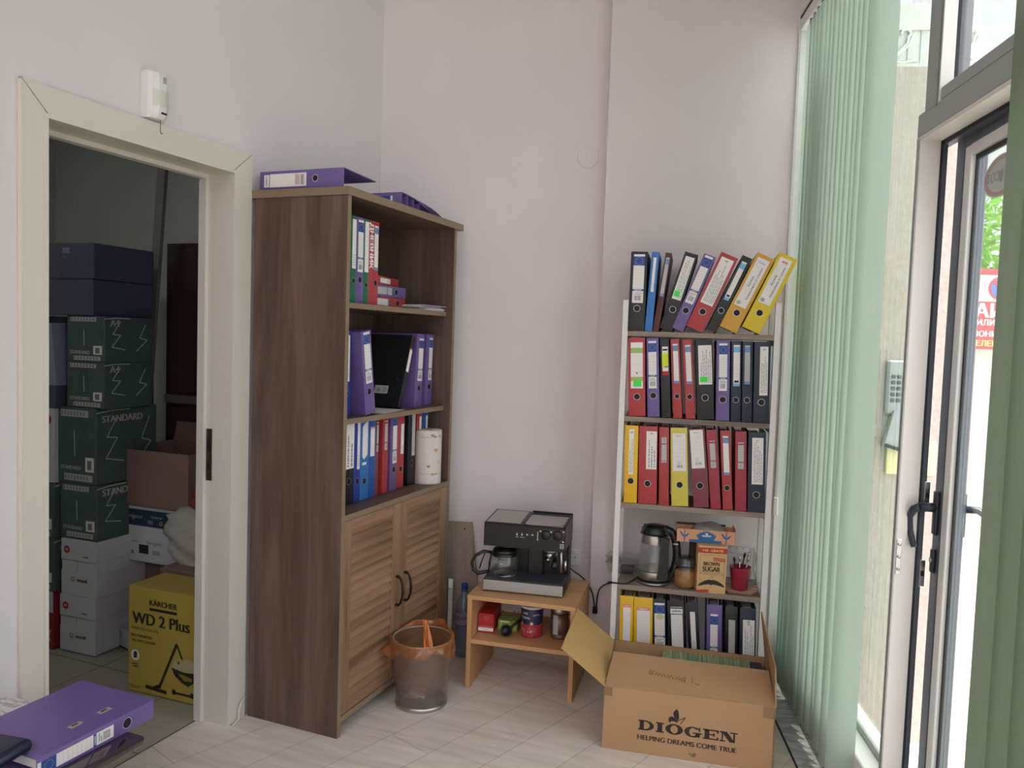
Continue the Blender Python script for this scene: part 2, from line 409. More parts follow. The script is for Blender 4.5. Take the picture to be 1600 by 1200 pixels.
# ------------------------------------------------------------------ shop window wall (BW frame; s outwards, t towards the camera)
win = bpy.data.objects.new('window_1', None); COL.objects.link(win); struct(win); place(win, M=BW)
def S(s): return WX + s
def Tt(t): return WY - t
PVC = mat('white_pvc', '#dadbd6', .35)
def wb(b, s0, s1, t0, t1, z0, z1, m, bev=0.): b.box(S(s0), S(s1), Tt(t1), Tt(t0), z0, z1, m, bev)
b = MB(); wb(b, -.054, .04, -.03, .03, 0, 2.93, PVC, .004); wb(b, -.002, .0, .03, .034, 0, 2.85, OFFW)
b.build('post', win)
b = MB(); wb(b, -.054, .10, .03, 6.4, 2.86, 2.93, PVC, .003); wb(b, -.05, -.046, .0, 6.4, 2.85, 2.862, DKGREY); wb(b, .055, .10, .03, 1.262, 2.80, 2.86, ALU); b.build('header', win)
b = MB(); wb(b, .0, .13, .03, 1.262, -.05, .19, PVC, .004); wb(b, .06, .10, .03, 1.262, .19, .215, ALU); b.build('sill', win)
b = MB(); wb(b, .0, .055, 1.268, 1.288, 0, 2.03, ALUL, .002); wb(b, -.002, .0, 1.270, 1.287, 0, 2.03, ALU); wb(b, .055, .060, 1.262, 1.289, 0, 2.03, RUBB); wb(b, .060, .072, 1.262, 1.289, 0, 2.03, ALUD)
b.build('mullion', win)
b = MB(); wb(b, .0, .03, 1.305, 1.392, 2.09, 2.86, ALU, .002); wb(b, .0, .034, 1.375, 1.393, 2.09, 2.86, ALUL, .001); wb(b, .034, .05, 1.30, 1.3935, 2.10, 2.86, RUBB); wb(b, .05, .08, 1.24, 1.37, 2.09, 2.86, ALUD); b.build('upper_mullion', win)
b = MB(); wb(b, .0, .055, 1.262, 2.42, 2.035, 2.10, ALU, .003); wb(b, .0, .0555, 1.262, 2.42, 2.025, 2.036, ALUL); wb(b, .004, .034, 1.393, 2.42, 2.10, 2.135, ALU, .003); wb(b, .034, .05, 1.393, 2.42, 2.10, 2.142, RUBB); wb(b, .055, .063, 1.289, 2.42, 2.022, 2.036, RUBB); wb(b, .063, .086, 1.24, 2.42, 2.015, 2.09, ALUD); b.build('transom', win)
b = MB(); wb(b, .0, .10, 2.30, 2.42, 0, 2.86, ALUL); b.build('far_mullion', win)
b = MB(); wb(b, .064, .070, .03, 1.264, .21, 2.82, GLASS); b.build('fixed_pane', win)
b = MB(); wb(b, .038, .044, 1.393, 2.32, 2.14, 2.82, GLASS); b.build('transom_pane', win)
b = MB(); wb(b, .066, .072, 2.42, 6.4, .1, 2.82, GLASS); b.build('near_pane', win)
b = MB()
for z in (.80, 1.02): wb(b, .066, .082, 1.289, 1.292, z, z + .075, CHROME, .001); wb(b, .070, .078, 1.292, 1.293, z + .03, z + .045, BLACKM)
b.build('lock_keep', win)
b = MB(); wb(b, .003, .016, 1.288, 1.2905, .83, .93, STEEL, .0008)
for z in (.845, .88, .915): b.cyl((S(.0095), Tt(1.290), z), (S(.0095), Tt(1.2945), z), .004, CHROME, 10)
b.build('contact_plate', win)

# the glazed door, standing slightly open
door = bpy.data.objects.new('door_2', None); COL.objects.link(door); struct(door)
TH = rad(2.6); LW = .89
place(door, M=BW @ Matrix.Translation((S(.092), Tt(1.297), 0)) @ Matrix.Rotation(-TH, 4, 'Z'))
# local: x outwards, y = towards the camera is negative
b = MB()
def db(s0, s1, t0, t1, z0, z1, m, bev=0.): b.box(s0, s1, -t1, -t0, z0, z1, m, bev)
db(0, .06, 0, .052, .01, 2.045, ALUD, .003); db(0, .06, LW - .052, LW, .01, 2.045, ALUD, .003); db(0, .06, .052, LW - .052, 1.992, 2.045, ALUD, .002); db(0, .06, .052, LW - .052, .01, .10, ALUD, .002)
b.build('leaf_frame', door)
b = MB(); db(.002, .022, .052, .090, .10, 1.992, PVC, .002); db(.002, .022, LW - .090, LW - .052, .10, 1.992, PVC, .002); db(.002, .022, .090, LW - .090, 1.965, 1.992, PVC); db(.002, .022, .090, LW - .090, .10, .13, PVC); b.build('glazing_bead', door)
b = MB(); db(.014, .021, .090, .099, .13, 1.965, RUBB); db(.014, .021, LW - .099, LW - .090, .13, 1.965, RUBB); db(.014, .021, .099, LW - .099, 1.952, 1.965, RUBB); db(.014, .021, .099, LW - .099, .13, .14, RUBB); b.build('gasket', door)
b = MB(); db(.016, .020, .099, LW - .099, .14, 1.952, GLASS); b.build('pane', door)
HM = mat('handle_grey', '#343a45', .35, .3)
b = MB(); b.box(-.010, .0, -.040, -.014, .955, 1.075, HM, .004, 2); b.cyl((-.004, -.027, 1.03), (-.045, -.027, 1.03), .013, HM)
b.tube([(-.045, -.027, 1.03), (-.055, -.010, 1.02), (-.058, .012, .995), (-.055, .010, .955), (-.05, -.012, .915)], [.011, .011, .010, .009, .008], HM, 10); b.build('handle', door)
b = MB(); b.box(-.010, .0, -.036, -.016, .85, .915, HM, .004, 2); b.cyl((-.012, -.026, .885), (-.008, -.026, .885), .007, CHROME); b.build('lock_escutcheon', door)
b = MB(); b.box(.06, .068, -.042, -.014, .955, 1.075, HM, .003); b.tube([(.064, -.028, 1.03), (.10, -.03, 1.03), (.12, -.06, 1.015), (.125, -.11, 1.0)], .010, HM, 10); b.build('outer_handle', door)
# sticker on the glass, seen from behind
b = MB(); SR = mat('sticker_red', '#b8746c', .6); SW = mat('sticker_grey', '#cfc9c4', .6); SG = mat('sticker_print', '#7b7774', .6)
T0 = Matrix.Translation((.0215, -.222, 1.885)) @ Matrix.Rotation(rad(-90), 4, 'Z')
b.T = T0
b.disc(0, 0, .092, SW, 0, 40, .052); b.ring(0, 0, .068, .087, SR, -.0006, 40, .565); b.rect(-.068, .068, -.014, .019, SW, -.0008)
b.text('СОТ', SG, -.038, .002, h=.025, y=-.0012, mirror=True, bold=True); b.text('ГРАНД', SG, .048, -.001, h=.013, y=-.0012, mirror=True, bold=True)
b.flat([(-.003, -.014), (.014, -.018), (.018, .007), (.014, .021), (.010, .006), (.006, .024), (.003, .006), (-.003, .018)], SG, -.0012)
o = b.build('door_sticker'); o.matrix_world = door.matrix_world.copy()
tag(o, 'oval red and white security sticker on the glass of the door', 'sticker')

# ------------------------------------------------------------------ vertical blinds
def slat_bm(b, t, tw, z0, z1, m, w=.089, s=-.032, bow=.009, sway=0.):
    """one fabric slat: slightly dished strip hung at t, turned by tw"""
    def fn(u, v):
        a = (u - .5) * w; d = bow * (1 - (2 * u - 1) ** 2)
        tt = a * math.cos(tw) - d * math.sin(tw); ss = a * math.sin(tw) + d * math.cos(tw)
        k = (1 - v) ** 2 * sway
        return (S(s - ss + k), Tt(t + tt + k * .6), z0 + (z1 - z0) * v)
    b.grid(fn, 6, 14, m)
CHAIN = mat('bead_chain', '#b9bdb4', .5)
def blind(label, ts, m, tw, rail):
    root = thing('vertical_blind', label, 'blind', M=BW, group='green vertical blinds at the shop window')
    b = MB(); wb(b, -.052, -.018, rail[0], rail[1], 2.795, 2.835, PVC, .003)
    for t in ts: wb(b, -.042, -.026, t - .008, t + .008, 2.775, 2.796, DKGREY)
    b.build('head_rail', root)
    for i, t in enumerate(ts):
        b = MB(); z0 = .062 + random.uniform(-.004, .004)
        a = tw(i)
        slat_bm(b, t, a, z0, 2.78, m, sway=random.uniform(-.007, .007))
        c = random.uniform(-.002, .002)
        o = b.build('slat', root)
        if i < len(ts) - 1 and i % 2 == 0:
            b = MB(); t2 = ts[i + 1]
            b.tube([(S(-.045), Tt(t), .066), (S(-.047), Tt((t + t2) / 2), .045), (S(-.045), Tt(t2), .066)], .0014, CHAIN, 5); b.build('bottom_chain', root)
    return root
n1 = 15
ts1 = [.17 + i * (.80 / (n1 - 1)) for i in range(n1)]
bl = blind('pale green vertical blind drawn up beside the back wall', ts1 + [1.035], GREENB, lambda i: -rad(17 + random.uniform(-4, 4)) if i < n1 else -rad(55), (.04, 1.2))
b = MB(); b.tube([(S(-.056), Tt(.05), 2.79), (S(-.056), Tt(.05), .80)], .0016, CHAIN, 5); b.tube([(S(-.050), Tt(.05), 2.79), (S(-.050), Tt(.05), .80)], .0016, CHAIN, 5); b.build('control_chain', bl)
b = MB(); wb(b, -.064, -.042, .043, .057, .72, .80, OFFW, .004); b.build('chain_weight', bl)
ts2 = [1.905 + .075 * i for i in range(60)]
blind('dark green vertical blind hanging nearest the camera', ts2, GREENR, lambda i: -rad(20 + random.uniform(-4, 4)), (1.75, 6.45))

# ------------------------------------------------------------------ outside
b = MB(); GROUND = mat('pavement', '#c4bfb6', .9, noise=.06, scale=3); b.box(2.03, 16, -12, 14, -.10, -.03, GROUND); o = struct(b.build('ground')); place(o, M=BW)
b = MB(); wb(b, .10, .52, .28, .50, -.03, 2.49, STUCCO); o = struct(b.build('wall_outside')); place(o, M=BW)
panel = thing('metal_fence_panel', 'pale ribbed metal panel with scrolls on top of the stucco wall outside', 'fence panel', M=BW)
b = MB(); arch = [(.14, 2.49), (1.0, 2.49), (1.0, 2.51), (.75, 2.535), (.56, 2.582), (.47, 2.625), (.39, 2.665), (.30, 2.735), (.22, 2.73), (.17, 2.69), (.14, 2.66)]
b.prism([(S(p[0]), p[1]) for p in arch], METALW, Tt(.46), Tt(.44), 'y')
for i in range(18): wb(b, .15 + .045 * i, .153 + .045 * i, .458, .463, 2.49, 2.64 - .0 * i if i < 6 else 2.53, ALU)
recalc(b.build('sheet', panel))
b = MB()
wb(b, .14, 1.0, .455, .475, 2.485, 2.51, METALW); wb(b, .14, .60, .455, .47, 2.632, 2.645, METALW); b.build('rail', panel)
def scroll(s0, k=1.0):
    b = MB(); P = []
    for i in range(9): a = rad(200 - i * 32); P.append((s0 + .055 + .016 * math.cos(a) * k, 2.62 + .014 * math.sin(a)))
    P += [(s0 + .062, 2.585), (s0 + .035, 2.555), (s0 + .0, 2.535), (s0 - .03, 2.52)]
    b.tube([(S(p[0]), Tt(.468), p[1]) for p in P], .0045, PVC, 6)
    Q = [(s0 + .085, 2.615), (s0 + .07, 2.58), (s0 + .04, 2.55), (s0 + .018, 2.535), (s0 + .022, 2.518), (s0 + .05, 2.514), (s0 + .10, 2.525)]
    b.tube([(S(p[0]), Tt(.468), p[1]) for p in Q], .0045, PVC, 6)
    b.build('scroll', panel)
scroll(.175); scroll(.405)

ik = thing('intercom', 'grey intercom keypad fixed to the stucco wall beside the window mullion', 'intercom', M=BW)
b = MB(); IG = mat('intercom_grey', '#9a9e9c', .5); wb(b, .22, .30, .50, .525, 1.22, 1.42, IG, .006); b.build('body', ik)
for r in range(5):
    for c in range(3):
        b = MB(); wb(b, .232 + c * .02, .246 + c * .02, .525, .53, 1.265 + r * .022, 1.279 + r * .022, DKGREY, .002); b.build('button', ik)
b = MB(); b.T = Matrix.Identity(4); b.prism([(S(.215), 1.10), (S(.32), 1.09), (S(.32), 1.235), (S(.245), 1.235)], IG, Tt(.54), Tt(.50), 'y'); b.prism([(S(.215), 1.10), (S(.27), 1.085), (S(.27), 1.098), (S(.218), 1.113)], BLACKM, Tt(.545), Tt(.50), 'y'); recalc(b.build('hood', ik))
b = MB(); YB = mat('cream_box', '#d9cf9a', .6); wb(b, .235, .41, .50, .515, .995, 1.125, YB, .003); o = b.build('junction_box'); place(o, M=BW); tag(o, 'flat cream box on the stucco wall just below the intercom', 'box')

# street beyond
b = MB(); SWALL = mat('street_wall', '#cfcac0', .9, noise=.04, scale=4); b.box(3.6, 9, 3.6, 3.8, -.1, 1.50, SWALL); o = struct(b.build('wall_street')); place(o, M=BW)
b = MB(); sg = thing('parking_sign', 'red and white no parking sign on the wall across the street', 'sign', M=BW)
RS = mat('sign_red', '#c23a41', .5); WS_ = mat('sign_white', '#d8d3cc', .5); BS = mat('sign_blue', '#4a66a8', .5); YS = mat('sign_yellow', '#e6c96a', .5)
sgx, sgy = 4.34, 3.4
b.T = Matrix.Translation((sgx, sgy, 0))
b.box(-.36, .36, 0, .02, 1.50, 2.17, RS); b.rect(-.36, .36, 1.90, 2.12, WS_, -.003)
b.disc(.02, 2.01, .10, RS, -.006, 32); b.disc(.02, 2.01, .082, BS, -.009, 32)
b.flat([(-.052, 2.062), (-.034, 2.08), (.092, 1.956), (.074, 1.938)], RS, -.012)
b.text('АИ', WS_, -.06, 1.825, h=.12, y=-.004, bold=True); b.text('ИЛИ', WS_, -.08, 1.725, h=.05, y=-.004, bold=True); b.text('ЗОНИ', WS_, -.08, 1.63, h=.05, y=-.004, bold=True); b.text('ЗЕЛЕНИ', YS, -.06, 1.55, h=.05, y=-.004, bold=True)
b.build('board', sg)
b = MB(); b.T = Matrix.Translation((sgx, sgy, 0)); b.cyl((-.2, .04, -.05), (-.2, .04, 2.1), .02, STEEL); b.cyl((.25, .04, -.05), (.25, .04, 2.1), .02, STEEL); b.build('post', sg)
tr = thing('leafy_tree', 'bright green leafy tree seen over the street wall', 'tree', M=BW)
LEAF = fabric_translucent('tree_leaf', '#5f8f35', '#a4d255', .5); BARK = mat('bark', '#54483a', .9)
b = MB(); rr = random.Random(3)
for i in range(2600):
    a = rr.uniform(0, 6.283); ph = rr.uniform(-1, 1); q = rr.random() ** .4
    c = Vector((5.25 + 1.1 * q * math.cos(a) * math.sqrt(1 - ph * ph), 5.7 + .9 * q * math.sin(a) * math.sqrt(1 - ph * ph), 2.35 + 1.15 * q * ph))
    u = Vector((rr.gauss(0, 1), rr.gauss(0, 1), rr.gauss(0, 1))).normalized(); w = u.orthogonal().normalized(); k = rr.uniform(.05, .09)
    b.add([c - u * k, c + w * k * .45, c + u * k, c - w * k * .45], [(0, 1, 2, 3)], LEAF)
b.build('crown', tr)
b = MB(); b.tube([(5.25, 5.7, -.03), (5.28, 5.7, 1.0), (5.22, 5.75, 2.0)], [.09, .07, .05], BARK, 10); b.build('trunk', tr)
hb = thing('grey_building', 'grey building with a barred window behind the tree outside', 'building', M=BW)
b = MB(); b.box(5.2, 12, 8.2, 10, -.03, 6.5, mat('grey_facade', '#a5a7a4', .9)); b.build('wall', hb)
b = MB(); b.box(5.35, 6.2, 8.16, 8.2, 3.2, 4.6, mat('dark_window', '#3b4248', .3)); w_ = b.build('window', hb)
b = MB()
for i in range(8): b.box(5.4 + .1 * i, 5.42 + .1 * i, 8.13, 8.15, 3.2, 4.6, DKGREY)
for i in range(4): b.box(5.35, 6.2, 8.12, 8.14, 3.35 + .35 * i, 3.37 + .35 * i, DKGREY)
b.build('grille', w_)

# small fittings on the walls
c = MB(); c.T = BW @ Matrix.Translation((.962, 0, 2.283)) @ Matrix.Rotation(rad(90), 4, 'X'); c.lathe([(.0485, 0), (.0485, .0025), (.046, .004), (0, .005)], WALLB, 40)
tag(c.build('round_wall_cover'), 'round white blank cover high on the back wall', 'wall cover')
# ------------------------------------------------------------------ motion sensor on the left wall
sn = thing('motion_sensor', 'white motion sensor on the wall above the store doorway', 'motion sensor', (-1.992, 1.862, 2.09), rad(90))
# local: x along the wall (+y world), front faces -y local (+x world)
b = MB()
prof = [(-.036, 0), (-.036, -.028), (-.030, -.042), (-.014, -.052), (.014, -.052), (.030, -.042), (.036, -.028), (.036, 0)]
vs = []
lv = [(0, .80), (.012, .96), (.03, 1), (.12, 1), (.135, .96), (.142, .82)]
for z, k in lv: vs += [(x * (1 if k > .9 else .94), y * k, z) for x, y in prof]
n = len(prof); fs = [tuple(range(n)), tuple(range(len(vs) - n, len(vs)))[::-1]]
for j in range(len(lv) - 1):
    for i in range(n): fs.append((j * n + i, j * n + (i + 1) % n, (j + 1) * n + (i + 1) % n, (j + 1) * n + i))
b.add(vs, fs, WHITE); recalc(b.build('housing', sn))
b = MB()
def lens(u, v):
    a = (u - .5) * 2; return (a * .030, -.0535 + .010 * a * a - .002 * math.sin(v * 3.14), .035 + .05 * v)
b.grid(lens, 8, 5, OFFW); b.build('lens', sn)
b = MB()
for i in range(4): b.rect(.0, .014, .108 + .005 * i, .111 + .005 * i, INK, -.0525)
b.build('print', sn)
b = MB(); b.box(-.004, .016, -.0535, -.050, .014, .019, BLACKM); b.build('indicator_window', sn)
b = MB(); b.tube([(.012, -.03, .001), (.012, -.031, -.02), (.012, -.03, -.034), (.013, -.034, -.042), (.012, -.04, -.040)], .0012, mat('rusty_wire', '#6b5a4a', .7), 6); b.build('wire_hook', sn)

# power outlets on the back wall
ou = thing('power_outlet', 'white double power outlet low on the back wall behind the beech table', 'outlet', M=BW)
b = MB(); b.box(.60, .745, -.012, 0, .135, .215, WHITE, .004); b.build('plate', ou)
for x in (.637, .708):
    b = MB(); b.T = BW.inverted() @ BW @ Matrix.Translation((x, -.0125, .175)) @ Matrix.Rotation(rad(90), 4, 'X'); b.lathe([(.021, 0), (.019, -.008), (0, -.008)], OFFW, 24, cap=False); b.T = Matrix.Translation((x, 0, .175)); b.disc(-.0095, 0, .003, BLACKM, -.0135, 10); b.disc(.0095, 0, .003, BLACKM, -.0135, 10); b.build('socket', ou)
ou = thing('power_outlet', 'white power outlet on the back wall just right of the coffee machine', 'outlet', M=BW)
b = MB(); b.box(.925, 1.0, -.012, 0, .41, .49, WHITE, .004); b.build('plate', ou)
b = MB(); b.T = Matrix.Translation((.9625, 0, .45)); b.ring(0, 0, .019, .022, OFFW, -.0128); b.disc(-.0095, 0, .003, BLACKM, -.0129, 10); b.disc(.0095, 0, .003, BLACKM, -.0129, 10); b.build('socket', ou)

# ------------------------------------------------------------------ ring binders
COLS = dict(purple='#6a5891', black='#191a1e', navy='#1b2436', red='#a9383b', crimson='#9c2f3f', wine='#7f3745', yellow='#dcae12', amber='#cf9a35', pale='#cfc050',
            blue='#3270b4', blue2='#24549a', indigo='#2a3a94', green='#1f6a50', maroon='#531f24', lilac='#6e5584', lemon='#d8bb22')
def cov(c): return mat('cover_' + c, COLS[c], .42, noise=.03, scale=60)
def print_lines(b, x0, x1, z0, z1, m, n, y, rnd, vert=False):
    """rows of small print"""
    if not vert:
        for i in range(n):
            z = z1 - (i + .5) * (z1 - z0) / n; h = (z1 - z0) / n * .32
            a = x0 + (x1 - x0) * rnd.uniform(0, .15); e = x1 - (x1 - x0) * rnd.uniform(0, .45)
            b.rect(a, e, z - h / 2, z + h / 2, m, y)
    else:
        for i in range(n):
            x = x0 + (i + .5) * (x1 - x0) / n; w = (x1 - x0) / n * .30; z = z0
            end = z1 - (z1 - z0) * rnd.uniform(.0, .45)
            while z < end:
                l = rnd.uniform(.004, .016); b.rect(x - w / 2, x + w / 2, z, min(z + l, end), m, y); z += l + rnd.uniform(.002, .004)
def barcode(b, x0, x1, z0, z1, y, rnd, m=None):
    x = x0
    while x < x1:
        w = (x1 - x0) * rnd.uniform(.03, .09); b.rect(x, min(x + w, x1), z0, z1, m or INK, y); x += w + (x1 - x0) * rnd.uniform(.03, .08)
def draw_label(b, st, w, h, rnd):
    """spine label; fractions of spine width and height. y values step outwards from the spine"""
    def B(x0, x1, z0, z1, m, k=1): b.rect(x0 * w, x1 * w, z0 * h, z1 * h, m, -.0005 - .0004 * k)
    kind = st[0]; a = dict(st[1]) if len(st) > 1 else {}
    xl, xr = a.get('x', (.18, .82)); zb, zt = a.get('z', (.36, .96)); H = zt - zb
    Z = lambda f: zb + H * f
    base = PAPER
    if kind == 'eu':
        B(xl, xr, zb, zt, PAPER)
        B(xl, xr, Z(.77), Z(.955), INKB, 2)
        cx, cz = (xl + xr) / 2 * w, Z(.862) * h; r = min((xr - xl) * w * .34, H * h * .075)
        for i in range(12): q = i * math.pi / 6; b.disc(cx + r * math.cos(q), cz + r * math.sin(q), r * .13, STAR, -.0018, 6)
        for i in range(7): B(xl + .04, xr - .04, Z(.32 + i * .06), Z(.323 + i * .06), PAPERG, 2)
        B(xl, xr, Z(.245), Z(.285), INKB, 2); b.text('EUROPA', PAPER, (xl + xr) / 2 * w, Z(.265) * h, w=(xr - xl) * w * .7, y=-.0018, bold=True)
        barcode(b, (xl + .18 * (xr - xl)) * w, (xr - .18 * (xr - xl)) * w, Z(.05) * h, Z(.15) * h, -.0014, rnd); print_lines(b, (xl + .1 * (xr - xl)) * w, xr * w, Z(.16) * h, Z(.22) * h, INK, 2, -.0014, rnd)
        if a.get('spot'): b.disc(cx + .002, Z(.70) * h, .016, mat('pale_spot', '#c7cf9a', .7), -.0019, 20, .012)
    elif kind == 'ends':      # narrow label with blue end fields
        B(xl, xr, zb, zt, PAPER if not a.get('dim') else PAPERG)
        B(xl, xr, Z(.82), Z(.96), a.get('m', PALEB), 2); B(xl, xr, Z(.0), Z(.07), a.get('m', PALEB), 2)
        for i in range(8): B(xl + .05, xr - .05, Z(.15 + i * .08), Z(.154 + i * .08), PAPERG, 2)
        if a.get('bar'): B(xl + .1, xr - .1, Z(.09), Z(.14), INKD, 3)
    elif kind == 'typed':     # white sheet with typed rows, reading upwards
        B(xl, xr, zb, zt, PAPER)
        n = a.get('n', 4); print_lines(b, (xl + .14 * (xr - xl)) * w, (xr - .06 * (xr - xl)) * w, Z(.05) * h, Z(a.get('top', .95)) * h, INK, n, -.0014, rnd, True)
        if a.get('num'): b.text(a['num'], INK, (xl + xr) / 2 * w, Z(.94) * h, h=a.get('nh', .012), y=-.0014, rot=a.get('nr', rad(90)), bold=True)
        if a.get('green'): B(xl + .08 * (xr - xl), xl + .66 * (xr - xl), Z(.07), Z(.20), NEON, 3)
    elif kind == 'cyr':
        B(xl, xr, zb, zt, PAPER)
        b.text('Казмар', INKD, (xl + .38 * (xr - xl)) * w, Z(.52) * h, h=.0115, y=-.0014, rot=rad(90))
        b.text('Разрешение за строеж', INKD, (xl + .72 * (xr - xl)) * w, Z(.50) * h, w=H * h * .66, y=-.0014, rot=rad(90))
        if a.get('head'): b.text(a['head'], PALEB, (xl + xr) / 2 * w, Z(.92) * h, h=.009, y=-.0014)
        else: B(xl + .3 * (xr - xl), xr - .25 * (xr - xl), Z(.90), Z(.94), PINK, 2)
        barcode(b, (xl + .1 * (xr - xl)) * w, (xl + .42 * (xr - xl)) * w, Z(.03) * h, Z(.10) * h, -.0014, rnd)
    elif kind == 'lined':     # ruled white label
        B(xl, xr, zb, zt, PAPER)
        for i in range(a.get('n', 9)): B(xl + .06, xr - .06, Z(.18 + i * .7 / a.get('n', 9)), Z(.183 + i * .7 / a.get('n', 9)), PAPERG, 2)
        if a.get('band'): B(xl, xr, Z(1.0), Z(1.075), PINK, 1); b.text(a['band'], PAPER, (xl + xr) / 2 * w, Z(1.037) * h, w=(xr - xl) * w * .6, y=-.0016, bold=True)
        if a.get('bar'): barcode(b, (xl + .3 * (xr - xl)) * w, (xr - .25 * (xr - xl)) * w, Z(.09) * h, Z(.16) * h, -.0014, rnd); print_lines(b, (xl + .28 * (xr - xl)) * w, (xr - .3 * (xr - xl)) * w, Z(.17) * h, Z(.27) * h, PAPERG, 3, -.0014, rnd)
        if a.get('tick'): b.text('Expert', INK, (xl + xr) / 2 * w, Z(.93) * h, h=.007, y=-.0014)
        if a.get('eco'):
            m = mat('eco_green', '#9fb46a', .6); B(xl, xr, Z(.77), Z(.88), m, 2); B(xl, xr, Z(.16), Z(.25), m, 2); b.disc((xl + xr) / 2 * w, Z(.33) * h, .006, mat('recycle_grey', '#7b7a6c', .7), -.0015, 3); B(xl + .2 * (xr - xl), xr - .12 * (xr - xl), Z(.04), Z(.17), NEON, 3)
    elif kind == 'two':       # two small stickers, one under the other
        g = a.get('flip')
        if g: B(xl, xr, zb, Z(.70), PAPERG); B(xl, xr, Z(.74), zt, PAPERG); b.text('A', INK, (xl + xr) / 2 * w, Z(.87) * h, h=.008, y=-.0014)
        else: B(xl, xr, Z(.30), zt, PAPERG); B(xl, xr, zb, Z(.26), PAPERG); b.text('A', INK, (xl + xr) / 2 * w, Z(.13) * h, h=.008, y=-.0014)
        for i in range(6):
            f = (.08 + i * .1) if g else (.37 + i * .1); B(xl + .05, xr - .05, Z(f), Z(f + .006), PAPER, 2)
        zz = Z(-.06) if g else Z(1.07); B(xl - .02, xr, zz, zz + .008, PAPER, 1)
    elif kind == 'strip':     # printed strip with a lime panel
        B(xl, xr, zb, zt, PAPER); B(xl - .03, xr, Z(.32), Z(.76), LIME, 2); B(xl, xr, Z(0), Z(.14), REDP, 2); B(xl + .3 * (xr - xl), xr, Z(.28), Z(.31), INKD, 3); B(xl + .1 * (xr - xl), xr - .1 * (xr - xl), Z(.86), Z(.92), INKD, 3)
    elif kind == 'cut':       # label with slanted lower corner
        b.flat([(xl * w, Z(.10) * h), (xl * w + .3 * (xr - xl) * w, Z(0) * h), (xr * w, Z(.12) * h), (xr * w, zt * h), ((xl + .35 * (xr - xl)) * w, Z(.94) * h), (xl * w, Z(.86) * h)], PAPER, -.0009)
        B(xl, xr - .2 * (xr - xl), Z(-.14), Z(-.07), PAPER, 1)
    elif kind == 'quick':
        B(xl, xr, zb, zt, PAPER); B(xl - .02, xr + .02, Z(1.02), Z(1.16), PAPER, 1); b.text('QUICKS', INKD, (xl + xr) / 2 * w, Z(1.09) * h, w=(xr - xl) * w * .75, y=-.0016, bold=True); B(xl, xr, Z(1.0), Z(1.015), INKD, 1); B(xl - .02, xr + .02, Z(1.19), Z(1.205), PAPER, 1)
        for i in range(9): B(xl + .06, xr - .06, Z(.12 + i * .09), Z(.123 + i * .09), PAPERG, 2)
    elif kind == 'redtext':
        b.text('ДНЕВНИК', PAPER, .5 * w, .70 * h, w=.17, y=-.0010, rot=rad(-90), bold=True)
    elif kind == 'plain':
        B(xl, xr, zb, zt, PAPER if not a.get('dim') else PAPERG)
        print_lines(b, (xl + .1 * (xr - xl)) * w, xr * w, Z(.05) * h, Z(.30) * h, PAPERG, 5, -.0014, rnd)

HBN, DBN = .318, .285
_seed = [0]
RINGM = mat('ring_metal', '#b9b8b6', .35, .8)
def binder(label, w, colour, st, M, ring=.285, pivot='l', group=None, name='ring_binder', paper=True, h=HBN, d=DBN, dark=False):
    """lever-arch file: spine faces local -y, bottom at z 0; pivot: which bottom corner of the spine the root sits on"""
    _seed[0] += 1; rnd = random.Random(_seed[0])
    root = thing(name, label, 'binder', M=M, group=group)
    x0 = 0 if pivot == 'l' else -w
    SHF = Matrix.Translation((x0, 0, 0))
    cm = cov(colour); b = MB(); b.T = SHF
    t = .0028
    b.box(0, w, 0, t, .001, h, cm, .0012, 2); b.box(0, t, .0008, d, 0, h, cm, .0009); b.box(w - t, w, .0008, d, 0, h, cm, .0009)
    b.build('cover', root)
    if st:
        b = MB(); b.T = SHF; draw_label(b, st, w, h, rnd); b.build('spine_label', root)
    if ring:
        rr = min(.0135, w * .30); b = MB(); b.T = SHF
        b.disc(w / 2, ring * h, rr * .90, BLACKM, -.0006, 24); b.ring(w / 2, ring * h, rr * .88, rr, RINGM if not dark else DKGREY, -.0011, 28); b.build('finger_ring', root)
    if paper and w > .03:
        b = MB(); b.T = SHF; b.box(w * .2, w * .8, .03, d - .02, .008, h - .02, PAPER); b.build('paper_block', root)
    return root

# ---- white shelf unit
sh = thing('shelf_unit', 'tall narrow shelf unit with white posts and grey oak shelves, full of binders', 'shelf unit', M=SH)
DS = .262
for nm, x0, x1 in (('left', -.023, 0), ('right', .566, .589)):
    b = MB(); b.box(x0, x1, 0, .030, 0, 1.625, SHWHITE, .001); b.box(x0, x1, DS - .03, DS, 0, 1.625, SHWHITE, .001)
    for z in (.075, .43, .77, 1.125, 1.47): b.box(x0 + .002, x1 - .002, .03, DS - .03, z - .012, z + .028, SHWHITE)
    b.build('post_frame', sh)
SHZ = (.095, .458, .799, 1.154, 1.500)
for z in SHZ:
    b = MB(); b.box(.0005, .5655, .002, DS - .002, z - .021, z, SHWOOD, .0008); b.build('shelf', sh)

